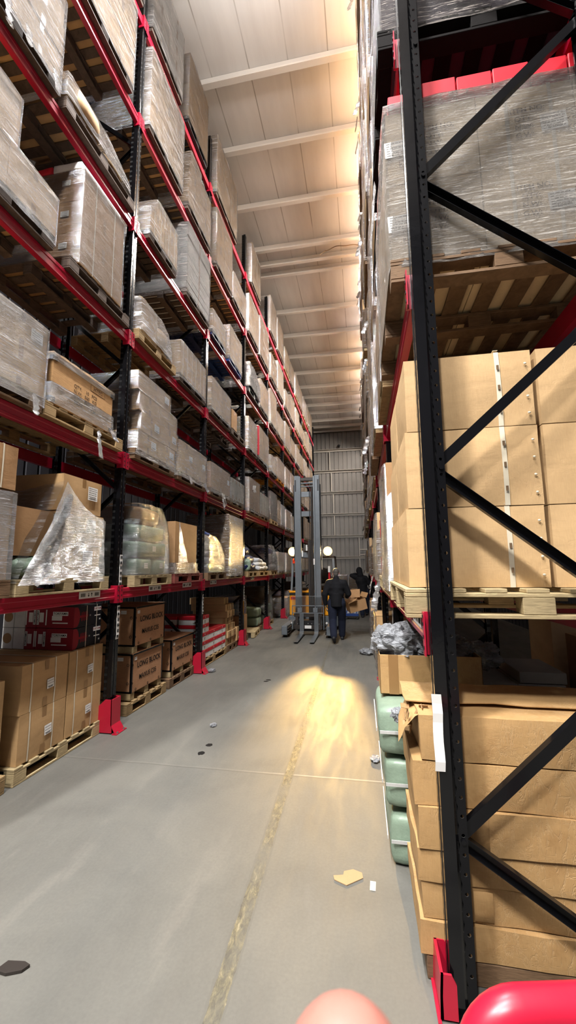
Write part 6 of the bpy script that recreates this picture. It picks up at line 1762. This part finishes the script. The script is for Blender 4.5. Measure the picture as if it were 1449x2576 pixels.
# torn cardboard carried by the walking worker
t = thing('torn_carton', 'torn open brown carton carried at the right side of the walking worker', 'carton', (-.20, 10.88, .92))
t.rotation_euler = (R(8), R(-14), R(18))
m = MB()
for (xa, xb, ya, yb, za, zb_) in ((-.24, .22, -.17, -.165, -.20, .07), (-.24, .22, .165, .17, -.20, .07), (-.24, -.235, -.17, .17, -.20, .07), (.215, .22, -.17, .17, -.20, .07), (-.24, .22, -.17, .17, -.205, -.20)):
    m.cbox(xa, xb, ya, yb, za, zb_, .002)
m.build('box', M_['card2'], t)
for k, (p, q, w) in enumerate((((-.22, -.172, .07), (-.05, -.28, .14), .20), ((.0, .168, .07), (.06, .24, .26), .40), ((.218, .0, .07), (.30, .02, .17), .30))):
    m = MB(); d = Vector(q) - Vector(p)
    m.bar(p, q, w, .005, 0); m.build('flap', M_['card2'], t)

# fingertip in front of the lens: a whole hand, mostly below the frame
Mc = cam.matrix_world.copy()
def CW(x, y, z): return Mc @ Vector((x, y, z))
t = thing('hand', 'pink out-of-focus fingertip poking up at the bottom edge over the concrete floor', 'hand', tuple(CW(.012, -.17, -.03)))
base = Vector(t.location)
m = MB()
L = lambda *p: CW(*p) - base
fr = [L(.0100, -.0960, -.0680), L(.012, -.104, -.064), L(.016, -.126, -.050), L(.022, -.150, -.030), L(.028, -.175, -.008)]
m.limb(fr, [.0112, .0112, .0100, .0108, .0125], 16)
for k, (dx, cur) in enumerate(((.022, .012), (.042, .018), (.060, .020))):
    q = [L(.030 + dx, -.180 - k * .004, -.006), L(.026 + dx, -.165 - k * .006, -.032), L(.018 + dx, -.158 - k * .006, -.048 + cur * .3), L(.008 + dx, -.160 - k * .006, -.052 + cur * .3)]
    m.limb(q, [.0115, .0105, .0095, .0080], 12)
for k in range(4): m.limb([L(.028 + k * .020, -.176 - k * .004, -.008), L(.040 + k * .014, -.235, .022)], [.0135, .017], 12)
m.limb([L(.034, -.236, .020), L(.012, -.214, -.002), L(-.004, -.196, -.022), L(-.008, -.184, -.040)], [.018, .0135, .0115, .0090], 12)
m.limb([L(.060, -.240, .026), L(.066, -.300, .060), L(.072, -.40, .11)], [.032, .028, .036], 14)
skin(m, 'body', 'thumb', t, .0022, 3)
m = MB(); m.ell((0, 0, 0), (.0062, .0012, .0075), 0, 12, 8, M=Matrix.Translation(L(.0108, -.0985, -.0742)) @ Mc.to_3x3().to_4x4() @ Matrix.Rotation(R(-62), 4, 'X')); m.build('nail', M_['nail'], t)
KHB, KBT, KSP, EXPO = 580, 190, 1500, 1.12
# ================================================================== LIGHT
WHT = (.93, .96, 1.0); WARM = (1.0, .86, .72)
NEU = (1, .985, .965)
for k, (x, y) in enumerate(HB):
    lamp('high_bay_source', (x, y, 9.985), (.30, 1.16), KHB * (.42, .6, 1.0, 1.2)[k], WHT if k == 0 else NEU, (0, 0, 0))
    lamp('ceiling_fill_high_bay', (x, y, 10.13), (.30, 1.16), KHB * (.07, .2, .2, .2)[k], (1, .98, .97), (pi, 0, 0))  # upward fill light added to brighten the ceiling
for i, y in enumerate(BAT):
    lamp('batten_source', (BX[i], y, H - .50), (.16, 1.4), KBT * (.8 if i < 2 else 1), (1, .90, .80), (0, R(34), 0), 150)
    lamp('ceiling_fill_batten', (BX[i], y, H - .33), (.16, 1.4), KBT * .015, (1, .85, .76), (pi, 0, 0))  # weak upward fill added over each batten to lift the roof
# truck work lamps
spot('work_lamp_beam', (-1.47 + .475, 11.2 + .87, 2.275), (-.36, 5.6, 0), KSP, (1, .60, .18), 21, .6, .06)
spot('work_lamp_beam', (-1.47 - .575, 11.2 + .87, 2.275), (-2.76, 8.8, 2.3), KSP * .28, (1, .66, .26), 17, .7, .06)
w = bpy.data.worlds.new('hall_air'); SC.world = w; w.use_nodes = True
w.node_tree.nodes['Background'].inputs[0].default_value = (.9, .92, 1, 1); w.node_tree.nodes['Background'].inputs[1].default_value = .02

SC.view_settings.view_transform = 'Standard'; SC.view_settings.look = 'None'
SC.view_settings.gamma = 1; SC.view_settings.use_curve_mapping = False
SC.view_settings.exposure = EXPO
SC.cycles.use_denoising = True; SC.cycles.adaptive_threshold = .03
SC.cycles.max_bounces = 8; SC.cycles.diffuse_bounces = 2; SC.cycles.glossy_bounces = 3; SC.cycles.transparent_max_bounces = 24
SC.cycles.transmission_bounces = 4; SC.cycles.caustics_reflective = False; SC.cycles.caustics_refractive = False
SC.cycles.sample_clamp_indirect = 6
